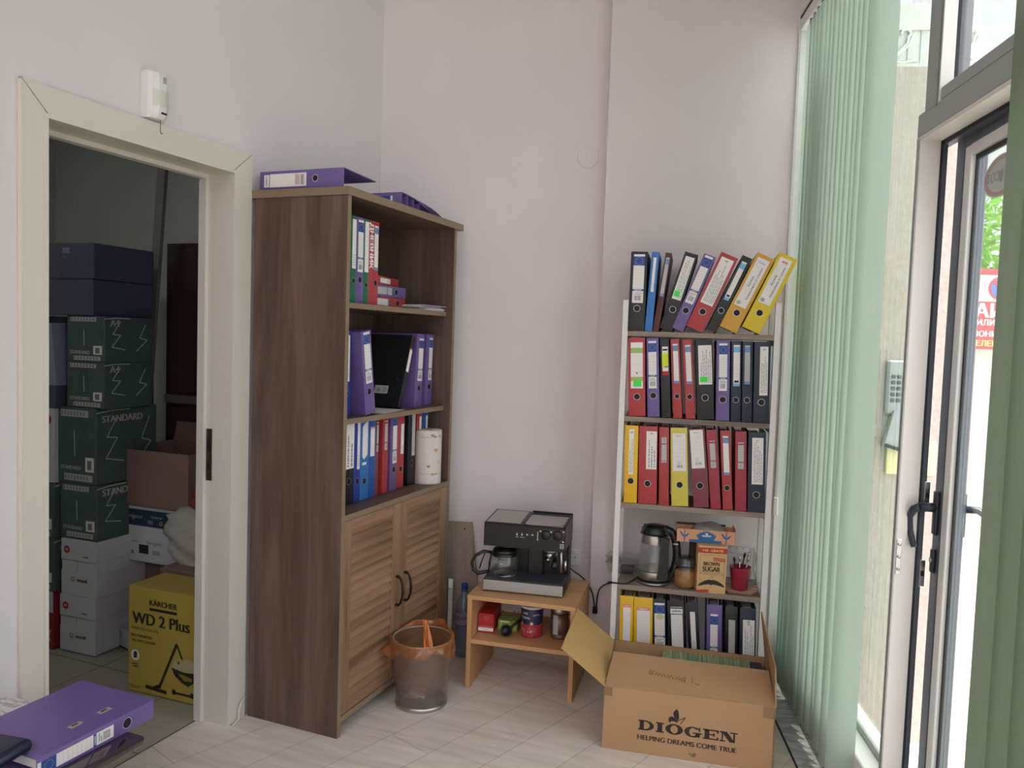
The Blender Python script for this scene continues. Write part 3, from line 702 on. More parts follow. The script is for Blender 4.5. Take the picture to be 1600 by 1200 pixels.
def on_shelf(u, z, lean, dep=-.004): return SH @ Matrix.Translation((u, dep, z + .0004)) @ Matrix.Rotation(rad(lean), 4, 'Y')
G1 = 'binders on the top of the white shelf unit'
T1 = [
 ('upright black binder with a blue star label, left end of the shelf unit top', .066, 'black', ('eu', dict(x=(.18, .84), z=(.355, .965))), 'l', -.0005, 0.3, .285),
 ('slim bright blue binder next to the upright black one on the shelf unit top', .030, 'blue', ('plain', dict(x=(.30, .68), z=(.50, .93))), 'l', .0668, 2.9, 0),
 ('dark maroon binder with a grey label wedged beside the blue one', .024, 'maroon', ('ends', dict(x=(.2, .8), z=(.45, .94), dim=1)), 'l', .0985, 7.0, 0),
 ('leaning black binder with a green sticker on its white label, shelf unit top', .053, 'black', ('typed', dict(x=(.16, .84), z=(.40, .95), green=1, n=5)), 'r', .176, 16.0, .27),
 ('leaning purple binder with a blue star label on the shelf unit top', .047, 'purple', ('eu', dict(x=(.14, .82), z=(.36, .985))), 'r', .2175, 20.9, .265),
 ('leaning red binder with a large typed white label on the shelf unit top', .070, 'red', ('typed', dict(x=(.14, .86), z=(.34, .95), n=6, num='2')), 'r', .2935, 22.7, .24),
 ('leaning slim black binder between the red and the amber ones on the shelf unit top', .040, 'black', ('ends', dict(x=(.22, .72), z=(.42, .93), m=CYAN, bar=1)), 'r', .3445, 23.1, .28),
 ('leaning amber yellow binder with a Cyrillic label, left of the brighter yellow one', .071, 'amber', ('cyr', dict(x=(.14, .82), z=(.32, .955), head='Color')), 'r', .4225, 24.2, .235),
 ('bright yellow binder leaning over the right end of the shelf unit top', .073, 'lemon', ('cyr', dict(x=(.14, .80), z=(.36, .955))), 'r', .5095, 23.7, .24)]
for lb, w, c, st, pv, u, ln, rg in T1: binder(lb, w, c, st, on_shelf(u, 1.5, ln), rg, pv, G1)
G2 = 'binders on the second shelf of the white shelf unit'
T2 = [
 ('red binder with a tall green and white label, left end of the second shelf', .067, 'red', ('lined', dict(x=(.14, .86), z=(.355, .94), eco=1, n=4)), .018, -2.6, .25),
 ('purple star-labelled binder beside the green-labelled red one on the second shelf', .048, 'purple', ('eu', dict(x=(.14, .80), z=(.365, .965))), .0935, -3.2, .275),
 ('black binder with a lime yellow strip label on the second shelf', .036, 'black', ('strip', dict(x=(.22, .86), z=(.54, .90))), .150, -3.8, 0),
 ('slim red binder with a pale blue tipped label, beside the lime-labelled black one', .035, 'red', ('ends', dict(x=(.24, .80), z=(.44, .94))), .196, -4.6, .28),
 ('slim red binder just left of the wide black binder on the second shelf', .037, 'red', ('ends', dict(x=(.26, .82), z=(.44, .93))), .2455, -5.2, .28),
 ('wide black binder with a typed label and green sticker on the second shelf', .066, 'black', ('typed', dict(x=(.16, .94), z=(.44, .93), green=1, n=6)), .289, -4.0, .275),
 ('purple star-labelled binder right of the wide black one on the second shelf', .052, 'purple', ('eu', dict(x=(.20, .80), z=(.375, .965))), .3605, -2.0, .265),
 ('charcoal binder with a sky blue tipped label on the second shelf', .038, 'navy', ('ends', dict(x=(.22, .86), z=(.44, .95), m=CYAN, bar=1)), .4175, -2.0, .27),
 ('slim navy binder with a dull grey blue label on the second shelf', .039, 'navy', ('ends', dict(x=(.22, .74), z=(.47, .95), dim=1)), .4595, -2.0, .275),
 ('wide navy binder with a long typed label at the right end of the second shelf', .061, 'navy', ('typed', dict(x=(.36, .86), z=(.34, .94), n=4, num='2', nh=.009)), .502, -1.6, .255)]
for lb, w, c, st, u, ln, rg in T2: binder(lb, w, c, st, on_shelf(u, 1.154, ln), rg, 'l', G2)
G3 = 'binders on the third shelf of the white shelf unit'
T3 = [
 ('golden yellow binder with a narrow typed label, left end of the third shelf', .053, 'yellow', ('typed', dict(x=(.32, .68), z=(.37, .95), n=3, num='3', nh=.012, nr=rad(-90), top=.88)), .012, -1.0, .285),
 ('wide red binder with a white label set to the right, second on the third shelf', .074, 'red', ('typed', dict(x=(.40, .96), z=(.45, .935), n=3, num='3', nh=.010, top=.82)), .0705, -1.5, .265),
 ('slim red binder with two grey stickers between the wide red and pale yellow ones', .039, 'red', ('two', dict(x=(.24, .76), z=(.57, .87), flip=1)), .154, -2.2, 0),
 ('pale yellow binder with a large white label on the third shelf', .066, 'pale', ('lined', dict(x=(.12, .90), z=(.45, .93), bar=1, tick=1, n=7)), .2045, -3.3, .275),
 ('wine red binder with a white label up to its top edge on the third shelf', .059, 'wine', ('lined', dict(x=(.04, .90), z=(.50, .985), bar=1, tick=1, n=7)), .292, -6.0, .28),
 ('crimson binder with two small stickers, right of the wine red one', .040, 'crimson', ('two', dict(x=(.26, .78), z=(.52, .83))), .358, -6.0, 0),
 ('dusty red binder with a blue tipped white label on the third shelf', .038, 'red', ('ends', dict(x=(.24, .80), z=(.44, .93))), .405, -4.6, .28),
 ('crimson binder with two small stickers, beside the navy one on the third shelf', .043, 'crimson', ('two', dict(x=(.24, .76), z=(.53, .83))), .4515, -2.5, 0),
 ('wide navy binder with a typed white label at the right end of the third shelf', .066, 'navy', ('typed', dict(x=(.22, .86), z=(.35, .93), n=5, num='1', nh=.008)), .4985, -1.9, .22)]
for lb, w, c, st, u, ln, rg in T3: binder(lb, w, c, st, on_shelf(u, .799, ln), rg, 'l', G3)
G5 = 'binders on the bottom shelf of the white shelf unit'
T5 = [
 ('narrow yellow binder at the left end of the bottom shelf behind the carton', .055, 'yellow', ('lined', dict(x=(.26, .80), z=(.30, .85), band='Expert', n=12)), .0205, -1.2, .2),
 ('wide yellow binder, second on the bottom shelf behind the carton', .077, 'yellow', ('lined', dict(x=(.18, .86), z=(.30, .83), band='Expert', n=12)), .080, -1.8, .2),
 ('navy binder with a pale spot on its star label on the bottom shelf', .050, 'navy', ('eu', dict(x=(.10, .92), z=(.36, .95), spot=1)), .165, -3.2, .2),
 ('black binder with a handwritten word above its white label on the bottom shelf', .068, 'black', ('quick', dict(x=(.20, .88), z=(.34, .82))), .228, -4.5, .2),
 ('black binder with a slim slanted white label on the bottom shelf', .045, 'black', ('plain', dict(x=(.30, .74), z=(.36, .88))), .3085, -5.4, .2),
 ('purple binder with a blue star label on the bottom shelf behind the carton', .060, 'purple', ('eu', dict(x=(.24, .72), z=(.30, .88))), .372, -2.0, .2),
 ('dark green black binder with a plain narrow label on the bottom shelf', .048, 'black', ('plain', dict(x=(.28, .80), z=(.28, .83), dim=1)), .444, -2.0, .2),
 ('wide navy binder with a large typed sheet at the right end of the bottom shelf', .062, 'navy', ('typed', dict(x=(.20, .92), z=(.22, .85), n=5, num='1/3', nh=.010)), .5, -2.0, .2)]
for lb, w, c, st, u, ln, rg in T5: binder(lb, w, c, st, on_shelf(u, .095, ln), rg, 'l', G5)

# ---- dark oak cabinet
cb = thing('wooden_cabinet', 'tall dark oak cabinet with open shelves above two louvred doors', 'cabinet', (-1.768, 2.74, 0))
def cbox(b, x0, x1, y0, y1, z0, z1, m, bev=0.): b.box(x0 + 1.768, x1 + 1.768, y0 - 2.74, y1 - 2.74, z0, z1, m, bev)
XB, XFc = -1.968, -1.568
b = MB(); cbox(b, XB, XFc - .0015, 2.317, 2.337, 0, 1.929, OAKZ); cbox(b, XFc - .0015, XFc, 2.317, 2.337, 0, 1.929, EDGE); b.build('side_panel', cb)
b = MB(); cbox(b, XB, XFc - .0015, 3.145, 3.165, 0, 1.929, OAKZ); cbox(b, XFc - .0015, XFc, 3.145, 3.165, 0, 1.929, EDGE); b.build('side_panel', cb)
b = MB(); cbox(b, XB - .015, XFc + .002, 2.313, 3.170, 1.929, 1.957, OAKX); cbox(b, XFc + .002, XFc + .004, 2.312, 3.222, 1.929, 1.957, EDGE); cbox(b, XB - .015, XFc + .002, 2.311, 2.313, 1.929, 1.957, EDGE); cbox(b, XB + .1, XFc + .002, 3.170, 3.222, 1.929, 1.957, OAKX); b.build('top_board', cb)
for z in (1.562, 1.143):
    b = MB(); cbox(b, XB + .012, -1.6025, 2.337, 3.145, z - .02, z, OAKX); cbox(b, -1.6025, -1.601, 2.337, 3.145, z - .02, z, EDGE); b.build('shelf', cb)
b = MB(); cbox(b, XB + .012, XFc - .0015, 2.337, 3.145, .784, .805, OAKX); cbox(b, XFc - .0015, XFc, 2.337, 3.145, .784, .805, EDGE); b.build('shelf', cb)
b = MB(); cbox(b, XB + .012, XFc - .0015, 2.337, 3.145, .05, .073, OAKX); cbox(b, XFc - .0015, XFc, 2.337, 3.145, .05, .073, EDGE); b.build('bottom_board', cb)
b = MB(); cbox(b, XB, XB + .010, 2.337, 3.145, .05, 1.929, OAKZ); b.build('back_panel', cb)
for y in (2.80, 3.07):
    b = MB(); b.T = Matrix.Translation((0, y - 2.74, 1.86)); b.cyl((XB + .010 + 1.768, 0, 0), (XB + .016 + 1.768, 0, 0), .007, CHROME, 14); b.build('cam_fitting', cb)
b = MB(); cbox(b, XB + .0101, XB + .0108, 2.905, 2.93, 1.735, 1.762, PAPER); cbox(b, XB + .0108, XB + .0112, 2.912, 2.923, 1.744, 1.752, INK); b.build('sticker', cb)
def cab_door(y0, y1, hinge_left, hy):
    d = bpy.data.objects.new('door', None); COL.objects.link(d); d.parent = cb; d.location = (XFc + 1.768, (y0 + y1) / 2 - 2.74, .076)
    hw = (y1 - y0) / 2; Hh = .706; sw = .045
    b = MB(); b.box(-.018, .0, -hw, -hw + sw, 0, Hh, DOORV, .001); b.box(-.018, .0, hw - sw - .02, hw, 0, Hh, DOORV, .001)
    b.box(-.018, .0, -hw + sw, hw - sw - .02, Hh - .055, Hh, DOORH, .001); b.box(-.018, .0, -hw + sw, hw - sw - .02, 0, .045, DOORH, .001); b.build('frame', d)
    b = MB(); n = 17; a0, a1 = .045, Hh - .055
    for i in range(n):
        z = a0 + (a1 - a0) * i / n; st = (a1 - a0) / n
        b.prism([(-.017, z + .002), (-.0008, z + .001), (-.0008, z + .006), (-.013, z + st + .002), (-.017, z + st + .002)], DOORH, -hw + sw, hw - sw - .0205, 'y')
    recalc(b.build('louvre_panel', d))
    b = MB(); m = mat('handle_bronze', '#211b18', .4, .6); zt, zb_ = .410, .295
    for z in (zt, zb_): b.cyl((0, hy, z), (.012, hy, z), .006, m, 10); b.lathe([(.0, .0), (.009, 0), (.009, .002), (0, .003)], m, 12, c=(.0, hy, z))
    b.tube([(.008, hy, zt + .004), (.02, hy, zt - .008), (.028, hy, zt - .03), (.031, hy, (zt + zb_) / 2), (.028, hy, zb_ + .03), (.02, hy, zb_ + .008), (.008, hy, zb_ - .004)], [.004, .0045, .005, .0055, .005, .0045, .004], m, 8)
    b.build('handle', d)
cab_door(2.3385, 2.7395, True, .2005 - .030); cab_door(2.7425, 3.1435, False, -.2005 + .033)

# binders standing in the cabinet: spines face the room (+x)
def in_cab(y, z, lean=0., x=-1.655, rz=0.): return Matrix.Translation((x, y, z + .0004)) @ Matrix.Rotation(rad(90 + rz), 4, 'Z') @ Matrix.Rotation(rad(lean), 4, 'Y')
GA = 'binders standing on the top cabinet shelf'
XA = -1.635
for lb, y, w, c, st, rg in [
 ('green binder with a white label at the left end of the top cabinet shelf', 2.440, .0345, 'green', ('plain', dict(x=(.20, .90), z=(.40, .96))), .26),
 ('purple star-labelled binder between the two green ones, top cabinet shelf', 2.4755, .0495, 'purple', ('eu', dict(x=(.18, .86), z=(.37, .97))), .28),
 ('green binder with a white label right of the purple one, top cabinet shelf', 2.526, .0335, 'green', ('lined', dict(x=(.10, .90), z=(.38, .97), n=8)), .23),
 ('slim red binder with white lettering along its spine, top cabinet shelf', 2.560, .0275, 'red', ('redtext',), 0),
 ('red binder with a white label at the right end of the row, top cabinet shelf', 2.588, .039, 'red', ('ends', dict(x=(.18, .86), z=(.42, .95))), .27)]:
    binder(lb, w, c, st, in_cab(y, 1.562, 0, XA), rg, 'l', GA)
GS = 'binders lying in a pile on the top cabinet shelf'
def lying(y, z, x, tilt=0., rz=0.):
    # spine faces +x, its length runs along +y (bottom end to the right)
    return Matrix.Translation((x, y, z)) @ Matrix.Rotation(rad(rz), 4, 'Z') @ Matrix(((0, -1, 0, 0), (0, 0, -1, 0), (1, 0, 0, 0), (0, 0, 0, 1))) @ Matrix.Identity(4)
for lb, y, z, w, c, st, rg, dx, rz in [
 ('red binder lying at the bottom of the pile of three, top cabinet shelf', 2.951, 1.5625, .043, 'red', ('ends', dict(x=(.2, .82), z=(.42, .82))), .20, -1.70, 0),
 ('purple binder lying between two red ones in the pile, top cabinet shelf', 2.955, 1.606, .046, 'purple', ('two', dict(x=(.2, .84), z=(.36, .78))), .25, -1.70, 0),
 ('red binder lying on top of the pile of three, top cabinet shelf', 2.953, 1.6525, .036, 'red', ('plain', dict(x=(.25, .8), z=(.32, .66))), 0, -1.735, 10)]:
    binder(lb, w, c, st, lying(y, z, dx, 0, rz), rg, 'l', GS)
pp = thing('paper_stack', 'loose stack of papers lying at the right end of the top cabinet shelf', 'papers', (-1.70, 3.03, 1.5622))
rr = random.Random(5)
for i in range(7):
    b = MB(); a = rr.uniform(-.10, .10); b.T = Matrix.Translation((rr.uniform(-.012, .012), rr.uniform(-.012, .012), .0032 * i)) @ Matrix.Rotation(a, 4, 'Z'); b.box(-.09, .09, -.10, .10, 0, .0026, PAPER if i % 3 else mat('lilac_paper', '#b3a3bb', .8)); b.build('sheet', pp)

GB = 'binders standing on the middle cabinet shelf'
binder('navy binder with a white label at the left end of the middle cabinet shelf', .048, 'indigo', ('plain', dict(x=(.08, .80), z=(.41, .95))), in_cab(2.437, 1.143, 0), .27, 'l', GB)
binder('purple star-labelled binder tilted to the left, middle cabinet shelf', .068, 'purple', ('eu', dict(x=(.22, .84), z=(.375, .985))), in_cab(2.528, 1.143, -8.5, -1.613), .275, 'l', GB)
kb = binder('large black binder leaning right with its cover showing, middle cabinet shelf', .028, 'black', ('lined', dict(x=(.1, .85), z=(.50, .80), n=3, band=' ')), in_cab(2.865, 1.143, 19), 0, 'r', GB)
b = MB(); b.T = Matrix.Translation((-.028, 0, 0)) @ Matrix.Rotation(rad(-90), 4, 'Z')
b.rect(-.13, -.065, .055, .09, PAPERG, -.0006); barcode(b, -.12, -.10, .062, .078, -.001, random.Random(2)); print_lines(b, -.092, -.07, .06, .085, INK, 3, -.001, random.Random(4))
b.build('cover_sticker', kb)
for z in (.12, .21):
    b = MB(); b.T = Matrix.Translation((-.028, 0, 0)) @ Matrix.Rotation(rad(-90), 4, 'Z'); b.disc(-.03, z, .004, CHROME, -.0008, 12); b.build('rivet', kb)
binder('purple star-labelled binder behind the leaning black one, middle cabinet shelf', .066, 'purple', ('eu', dict(x=(.26, .86), z=(.36, .94))), in_cab(2.972, 1.143, 3.0), .26, 'l', GB)
binder('purple star-labelled binder at the right end of the middle cabinet shelf', .062, 'purple', ('eu', dict(x=(.30, .80), z=(.36, .95))), in_cab(3.068, 1.143, 2.0), .265, 'l', GB)
b = MB(); b.T = Matrix.Translation((-1.70, 2.74, 1.1434)) @ Matrix.Rotation(rad(6), 4, 'Z'); b.box(-.10, .085, -.10, .10, 0, .0006, PAPER); tag(b.build('paper_sheet'), 'white sheet of paper lying flat on the middle cabinet shelf', 'paper')
b = MB(); b.box(-1.955, -1.950, 2.345, 2.62, 1.1434, 1.5, mat('tan_board', '#9b7a54', .8)); tag(b.build('cardboard_sheet'), 'tan cardboard sheet standing at the back of the middle cabinet shelf', 'cardboard')

GC = 'binders standing on the lower cabinet shelf'
for lb, y, w, c, st, rg, ln in [
 ('black binder with a long white label at the left end of the lower cabinet shelf', 2.462, .066, 'black', ('typed', dict(x=(.06, .95), z=(.43, .97), n=2)), .28, 0),
 ('indigo binder with a narrow white label on the lower cabinet shelf', 2.5295, .042, 'indigo', ('plain', dict(x=(.42, .86), z=(.40, .99))), .255, 0),
 ('light blue binder with a slant-cut white label on the lower cabinet shelf', 2.5725, .0565, 'blue', ('cut', dict(x=(.18, .82), z=(.50, .97))), .235, 0),
 ('blue binder with a red topped white label on the lower cabinet shelf', 2.630, .049, 'blue2', ('lined', dict(x=(.18, .80), z=(.52, .86), band='REXEL', n=4)), 0, 0),
 ('slim lilac red binder right of the blue ones on the lower cabinet shelf', 2.680, .022, 'wine', ('two', dict(x=(.2, .8), z=(.56, .9))), 0, 0),
 ('red binder with two white stickers on the lower cabinet shelf', 2.734, .040, 'red', ('two', dict(x=(.28, .80), z=(.56, .9))), 0, 0),
 ('lilac binder with a blue star label on the lower cabinet shelf', 2.794, .056, 'lilac', ('eu', dict(x=(.28, .86), z=(.36, 1.0))), .28, 0),
 ('red binder with a white label left of the black one on the lower cabinet shelf', 2.851, .054, 'red', ('plain', dict(x=(.45, .90), z=(.46, .86))), .26, 0),
 ('black binder with a narrow grey label on the lower cabinet shelf', 2.939, .062, 'black', ('plain', dict(x=(.48, .92), z=(.40, .98), dim=1)), .30, 0),
 ('dark red binder half hidden behind the paper roll on the lower cabinet shelf', 3.014, .045, 'red', ('plain', dict(x=(.4, .8), z=(.4, .92))), 0, 0),
 ('blue binder behind the paper roll at the right end of the lower cabinet shelf', 3.066, .050, 'blue2', ('plain', dict(x=(.5, .8), z=(.4, .92))), 0, 0)]:
    binder(lb, w, c, st, in_cab(y, .805, ln, -1.66), rg, 'l', GC)
# kitchen roll
kr = thing('kitchen_roll', 'white kitchen roll printed with gold hearts at the right of the lower cabinet shelf', 'paper roll', (-1.632, 3.065, .8052))
b = MB(); RP = mat('roll_paper', '#d3cac2', .85, noise=.02, scale=40, bump=.1); b.lathe([(.018, .232), (.019, .0), (.060, .0), (.061, .004), (.061, .232), (.058, .236), (.018, .236)], RP, 40, cap=False); b.build('paper', kr)
b = MB(); b.lathe([(.0185, .002), (.0185, .2365), (.0165, .2365), (.0165, .002)], CARD, 24, cap=False); b.build('core', kr)
b = MB(); GOLD = mat('print_gold', '#b39a63', .8); GRY = mat('print_soft_grey', '#8f887c', .8)
def on_roll(ang, z, pts, m):
    vs = [(.0614 * math.cos(ang + p[0] / .0614), .0614 * math.sin(ang + p[0] / .0614), z + p[1]) for p in pts]; b.add(vs, [tuple(range(len(vs)))], m)
def heart(k): return [(k * 16 * math.sin(t) ** 3 / 16, k * (13 * math.cos(t) - 5 * math.cos(2 * t) - 2 * math.cos(3 * t) - math.cos(4 * t)) / 16) for t in [i * math.pi / 9 for i in range(18)]]
for a, z, k, m in [(-.45, .150, .011, GOLD), (-.15, .095, .013, mat('print_cream', '#c9bd8f', .8)), (-1.0, .08, .008, GRY), (-.7, .045, .007, GOLD), (-.5, .045, .006, GOLD), (-.35, .046, .006, GOLD), (-.75, .215, .009, GRY), (-.55, .21, .007, GRY), (-.1, .212, .006, GRY), (.6, .14, .011, GOLD), (1.3, .09, .012, GRY)]: on_roll(a, z, heart(k), m)
for z in (.046, .207):
    for i in range(40): a = -1.6 + i * .08; on_roll(a, z + .003 * math.sin(i * 1.3), [(-.003, -.0008), (.003, -.0006), (.003, .0006), (-.003, .0008)], GRY)
b.build('print', kr)

# purple binders on the cabinet top
ob = thing('ring_binder', 'purple binder lying on top of the cabinet with its spine facing the camera', 'binder', M=Matrix.Translation((-1.965, 2.338, 1.9575)))
b = MB(); cm = cov('purple'); LN = .362
b.box(0, LN, 0, .003, .0, .070, cm, .0012, 2); b.sheet([(0, .001, .0015), (LN, .001, .0015), (LN, .29, .0015), (0, .29, .0015)], .003, cm); b.sheet([(0, .001, .069), (LN, .001, .069), (LN, .21, .0605), (0, .21, .0605)], .003, cm); b.build('cover', ob)
b = MB(); b.rect(.045, .205, .013, .06, PAPER, -.0008); b.rect(.02, .042, .014, .058, PAPER, -.0009); b.text('OFFICE', INK, .031, .036, w=.036, y=-.0014, rot=rad(90), bold=True)
for i in range(4): b.rect(.158 + .005 * i, .160 + .005 * i, .018, .055, REDP if i < 2 else INK, -.0013)
barcode(b, .18, .195, .018, .055, -.0013, random.Random(8)); b.build('spine_label', ob)
b = MB(); b.disc(.243, .0385, .0105, BLACKM, -.0008, 24); b.ring(.243, .0385, .0105, .0135, CHROME, -.0012, 28); b.build('finger_ring', ob)
GT = 'empty purple binders nested on the cabinet top'
for k, lb in enumerate(['front one of four nested purple binders on the cabinet top, with a star label', 'second of the four nested purple binders on the cabinet top', 'third of the four nested purple binders on the cabinet top', 'rearmost of the four nested purple binders on the cabinet top']):
    nb = thing('ring_binder', lb, 'binder', M=Matrix.Translation((-1.940 - .002 * k, 2.768 + .052 * k, 1.9575)), group=GT)
    b = MB(); LN = .318; zt = .064 - .004 * k
    b.box(0, LN, 0, .003, 0, zt + .001, cm, .001, 2)
    dp = .26 if k else .27
    for j in range(5):
        f0, f1 = j / 5, (j + 1) / 5; q = lambda f: zt - .052 * f ** 2.0
        b.sheet([(0, dp * f0, q(f0)), (LN, dp * f0, q(f0)), (LN, dp * f1, q(f1)), (0, dp * f1, q(f1))], .0028, cm)
    b.build('cover', nb)
    if k == 0:
        b = MB(); b.rect(.05, .215, .008, .052, PAPERG, -.0008); b.rect(.215, .265, .008, .052, INKB, -.0009); b.rect(.267, .276, .008, .052, PAPER, -.0009)
        for i in range(12): b.disc(.24 + .012 * math.cos(i * .5236), .03 + .012 * math.sin(i * .5236), .0016, STAR, -.0013, 6)
        b.build('spine_label', nb)
# ------------------------------------------------------------------ beech table with the coffee machine
CT = Matrix.Translation((-1.338, 2.897, 0)) @ Matrix.Rotation(rad(7.66), 4, 'Z')
tb = thing('coffee_corner_table', 'small beech table with an open shelf carrying the coffee machine', 'table', M=CT)
TW, TD, TZ = .45, .37, .392
b = MB(); b.box(0, .019, 0, TD, 0, TZ - .018, BEECHZ, .0008); b.build('side_panel', tb)
b = MB(); b.box(TW - .019, TW, 0, TD, 0, TZ - .018, BEECHZ, .0008); b.build('side_panel', tb)
b = MB(); b.box(-.001, TW + .001, -.001, TD, TZ - .018, TZ, BEECH, .0008); b.build('tabletop', tb)
b = MB(); b.box(.019, TW - .019, .002, TD, .1895, .2075, BEECH, .0008); b.build('shelf', tb)
def ct(x, y, z, rz=0.): return CT @ Matrix.Translation((x, y, z)) @ Matrix.Rotation(rad(rz), 4, 'Z')
ZS = .2078
# red tea box
rb = thing('tea_box', 'long red tea carton at the left of the beech table shelf', 'box', M=ct(.024, .085, ZS, 4))
b = MB(); RB = mat('tea_red', '#a8242a', .5); b.box(0, .066, 0, .17, 0, .082, RB, .0008)
b.rect(.0, .066, .008, .022, PAPER, -.0006); b.rect(.003, .063, .026, .028, PINK, -.0006); b.ring(.035, .066, .008, .010, mat('print_gold2', '#b98a3a', .6), -.0006, 20, .5); b.text('TEA', mat('print_gold2', '#b98a3a'), .035, .056, h=.006, y=-.0006); b.text('CEYLON', INK, .033, .015, h=.005, y=-.0009); b.build('carton', rb)
gb = thing('green_tea_box', 'small green tea carton beside the long red one under the coffee machine', 'box', M=ct(.097, .135, ZS, 2))
b = MB(); GBm = mat('tea_green', '#7f9440', .5); b.box(0, .085, 0, .07, 0, .047, GBm, .0008)
for i in range(4): b.rect(.008 + .02 * i, .018 + .02 * i, .006, .034, mat('tea_green2', '#a7b65a', .5), -.0006)
b.rect(.01, .05, .036, .042, PAPER, -.0006); b.build('carton', gb)
mc = thing('coffee_scoop', 'black plastic coffee scoop lying in front of the green tea carton', 'scoop', M=ct(.150, .075, ZS + .026, 0))
b = MB(); b.T = Matrix.Rotation(rad(70), 4, 'X') @ Matrix.Scale(1, 4); b.lathe([(0, -.012), (.018, -.011), (.025, .0), (.024, .012), (.021, .012), (.018, -.004), (0, -.006)], BLACKP, 24); b.build('cup', mc)
b = MB(); b.tube([(.012, .01, .006), (.03, .035, .02), (.045, .06, .03)], [.006, .006, .005], BLACKP, 8); b.build('handle', mc)
cn = thing('coffee_tin', 'navy and red milk powder tin with a white lid on the beech table shelf', 'tin', M=ct(.245, .135, ZS))
NAVY = mat('tin_navy', '#25294a', .4); TRED = mat('tin_red', '#a8333a', .4)
b = MB(); b.lathe([(.046, 0), (.047, .004), (.047, .057)], TRED, 40, cap=True); b.lathe([(.0471, .057), (.0471, .119), (.046, .122)], NAVY, 40, cap=False); b.build('can', cn)
b = MB(); b.lathe([(.045, .120), (.0485, .121), (.0485, .130), (.045, .132), (.043, .129), (0, .129)], WHITE, 40); b.build('lid', cn)
def on_cyl(b, r, ang, z, pts, m): b.add([(r * math.sin(ang + p[0] / r), -r * math.cos(ang + p[0] / r), z + p[1]) for p in pts], [tuple(range(len(pts)))], m)
def cyl_text(b, st, r, ang, z, h, m, bold=True):
    v, f, x0, x1, y0, y1 = text_mesh(st); k = h / (y1 - y0); vs = []
    for p in v: a = ang + (p[0] - (x0 + x1) / 2) * k / r; vs.append((r * math.sin(a), -r * math.cos(a), z + (p[1] - (y0 + y1) / 2) * k))
    b.add(vs, f, m)
b = MB(); cyl_text(b, 'CAFÉ', .0476, -.45, .104, .010, PAPER); cyl_text(b, 'CREMA', .0476, -.40, .084, .009, PAPER); cyl_text(b, 'LATTE', .0476, .62, .098, .007, PAPER)
on_cyl(b, .0476, -.1, .045, [(-.03, .02), (.016, -.012), (.012, -.022), (-.004, -.02), (-.034, .008)], PAPER); on_cyl(b, .0478, -.1, .045, [(-.018, .018), (.017, -.006), (.016, -.012), (-.022, .014)], INKD)
on_cyl(b, .0476, -.8, .02, [(-.008, -.012), (.012, -.014), (.016, .014), (.002, .02)], PAPERG); on_cyl(b, .0476, .2, .062, [(-.006, -.006), (.006, -.006), (.006, .004), (-.004, .008)], mat('tin_cream', '#d9c39a', .6))
b.build('label', cn)
c2 = thing('steel_tin', 'tall steel tin with a white label at the right of the beech table shelf', 'tin', M=ct(.361, .15, ZS))
b = MB(); BR = mat('tin_brown', '#6f5248', .35, .3); b.lathe([(.037, 0), (.038, .003), (.038, .018), (.037, .019), (.038, .02), (.038, .107)], BR, 36, cap=True); b.build('can', c2)
b = MB(); b.lathe([(.038, .108), (.039, .109), (.039, .132), (.037, .135), (0, .135)], STEEL, 36); b.build('lid', c2)
b = MB()
for i in range(12): a = -.55 + i * .05; on_cyl(b, .0384, a, .062, [(-.00097, -.042), (.00097, -.042), (.00097, .04), (-.00097, .04)], PAPERG)
for i in range(9): on_cyl(b, .0386, -.28, .03 + .007 * i, [(-.007, -.0012), (.005, -.0012), (.005, .0012), (-.007, .0012)], INK)
b.build('label', c2)

# ------------------------------------------------------------------ coffee machine
CM = Matrix.Translation((-1.307, 2.971, .3922)) @ Matrix.Rotation(rad(10.1), 4, 'Z')
cm_ = thing('coffee_machine', 'black and silver combination coffee machine standing on the beech table', 'coffee machine', M=CM)
W_, D_ = .343, .235
SIL = mat('machine_silver', '#a9a7a3', .38, .35); BSAT = mat('machine_black', '#131416', .32, 0, noise=.0)
b = MB(); b.box(0, W_, .004, D_, .004, .052, BSAT, .004, 2); b.box(.004, W_ - .004, .004, D_ - .06, .052, .056, DKGREY, .001); b.build('base', cm_)
b = MB(); b.box(.003, W_ - .003, 0, .0045, .007, .050, SIL, .001); b.build('base_front', cm_)
for x in (.03, W_ - .03):
    for y in (.03, D_ - .03):
        b = MB(); b.cyl((x, y, 0), (x, y, .006), .012, BLACKM, 14); b.build('foot', cm_)
b = MB(); b.box(.03, W_ - .002, .150, D_, .05, .2, BSAT, .003); b.box(.17, .235, .118, .155, .054, .196, BSAT, .003); b.build('back_housing', cm_)
b = MB()
b.prism([(.004, .194), (.004, .286), (.012, .291), (D_, .300), (D_, .194)], BSAT, .0, W_, 'x'); recalc(b.build('head', cm_))
b = MB(); b.add([(.008, .018, .2926), (.150, .018, .2926), (.150, D_ - .012, .3002), (.008, D_ - .012, .3002)], [(0, 1, 2, 3)], SIL); b.build('left_top_plate', cm_)
b = MB(); b.add([(.168, .020, .2924), (W_ - .010, .020, .2924), (W_ - .010, .185, .2986), (.168, .185, .2986)], [(0, 1, 2, 3)], SIL); 
for q in [((.165, .016), (.168, .19)), ((W_ - .010, .016), (W_ - .004, .232)), ((.165, .187), (W_ - .004, .190))]: b.box(q[0][0], q[1][0], q[0][1], q[1][1], .29, .302, BSAT)
b.box(.165, W_, .226, D_, .295, .306, BSAT, .001); b.build('cup_warmer', cm_)
b = MB(); ICON = mat('icon_white', '#c8c8c6', .5); FY = .0034
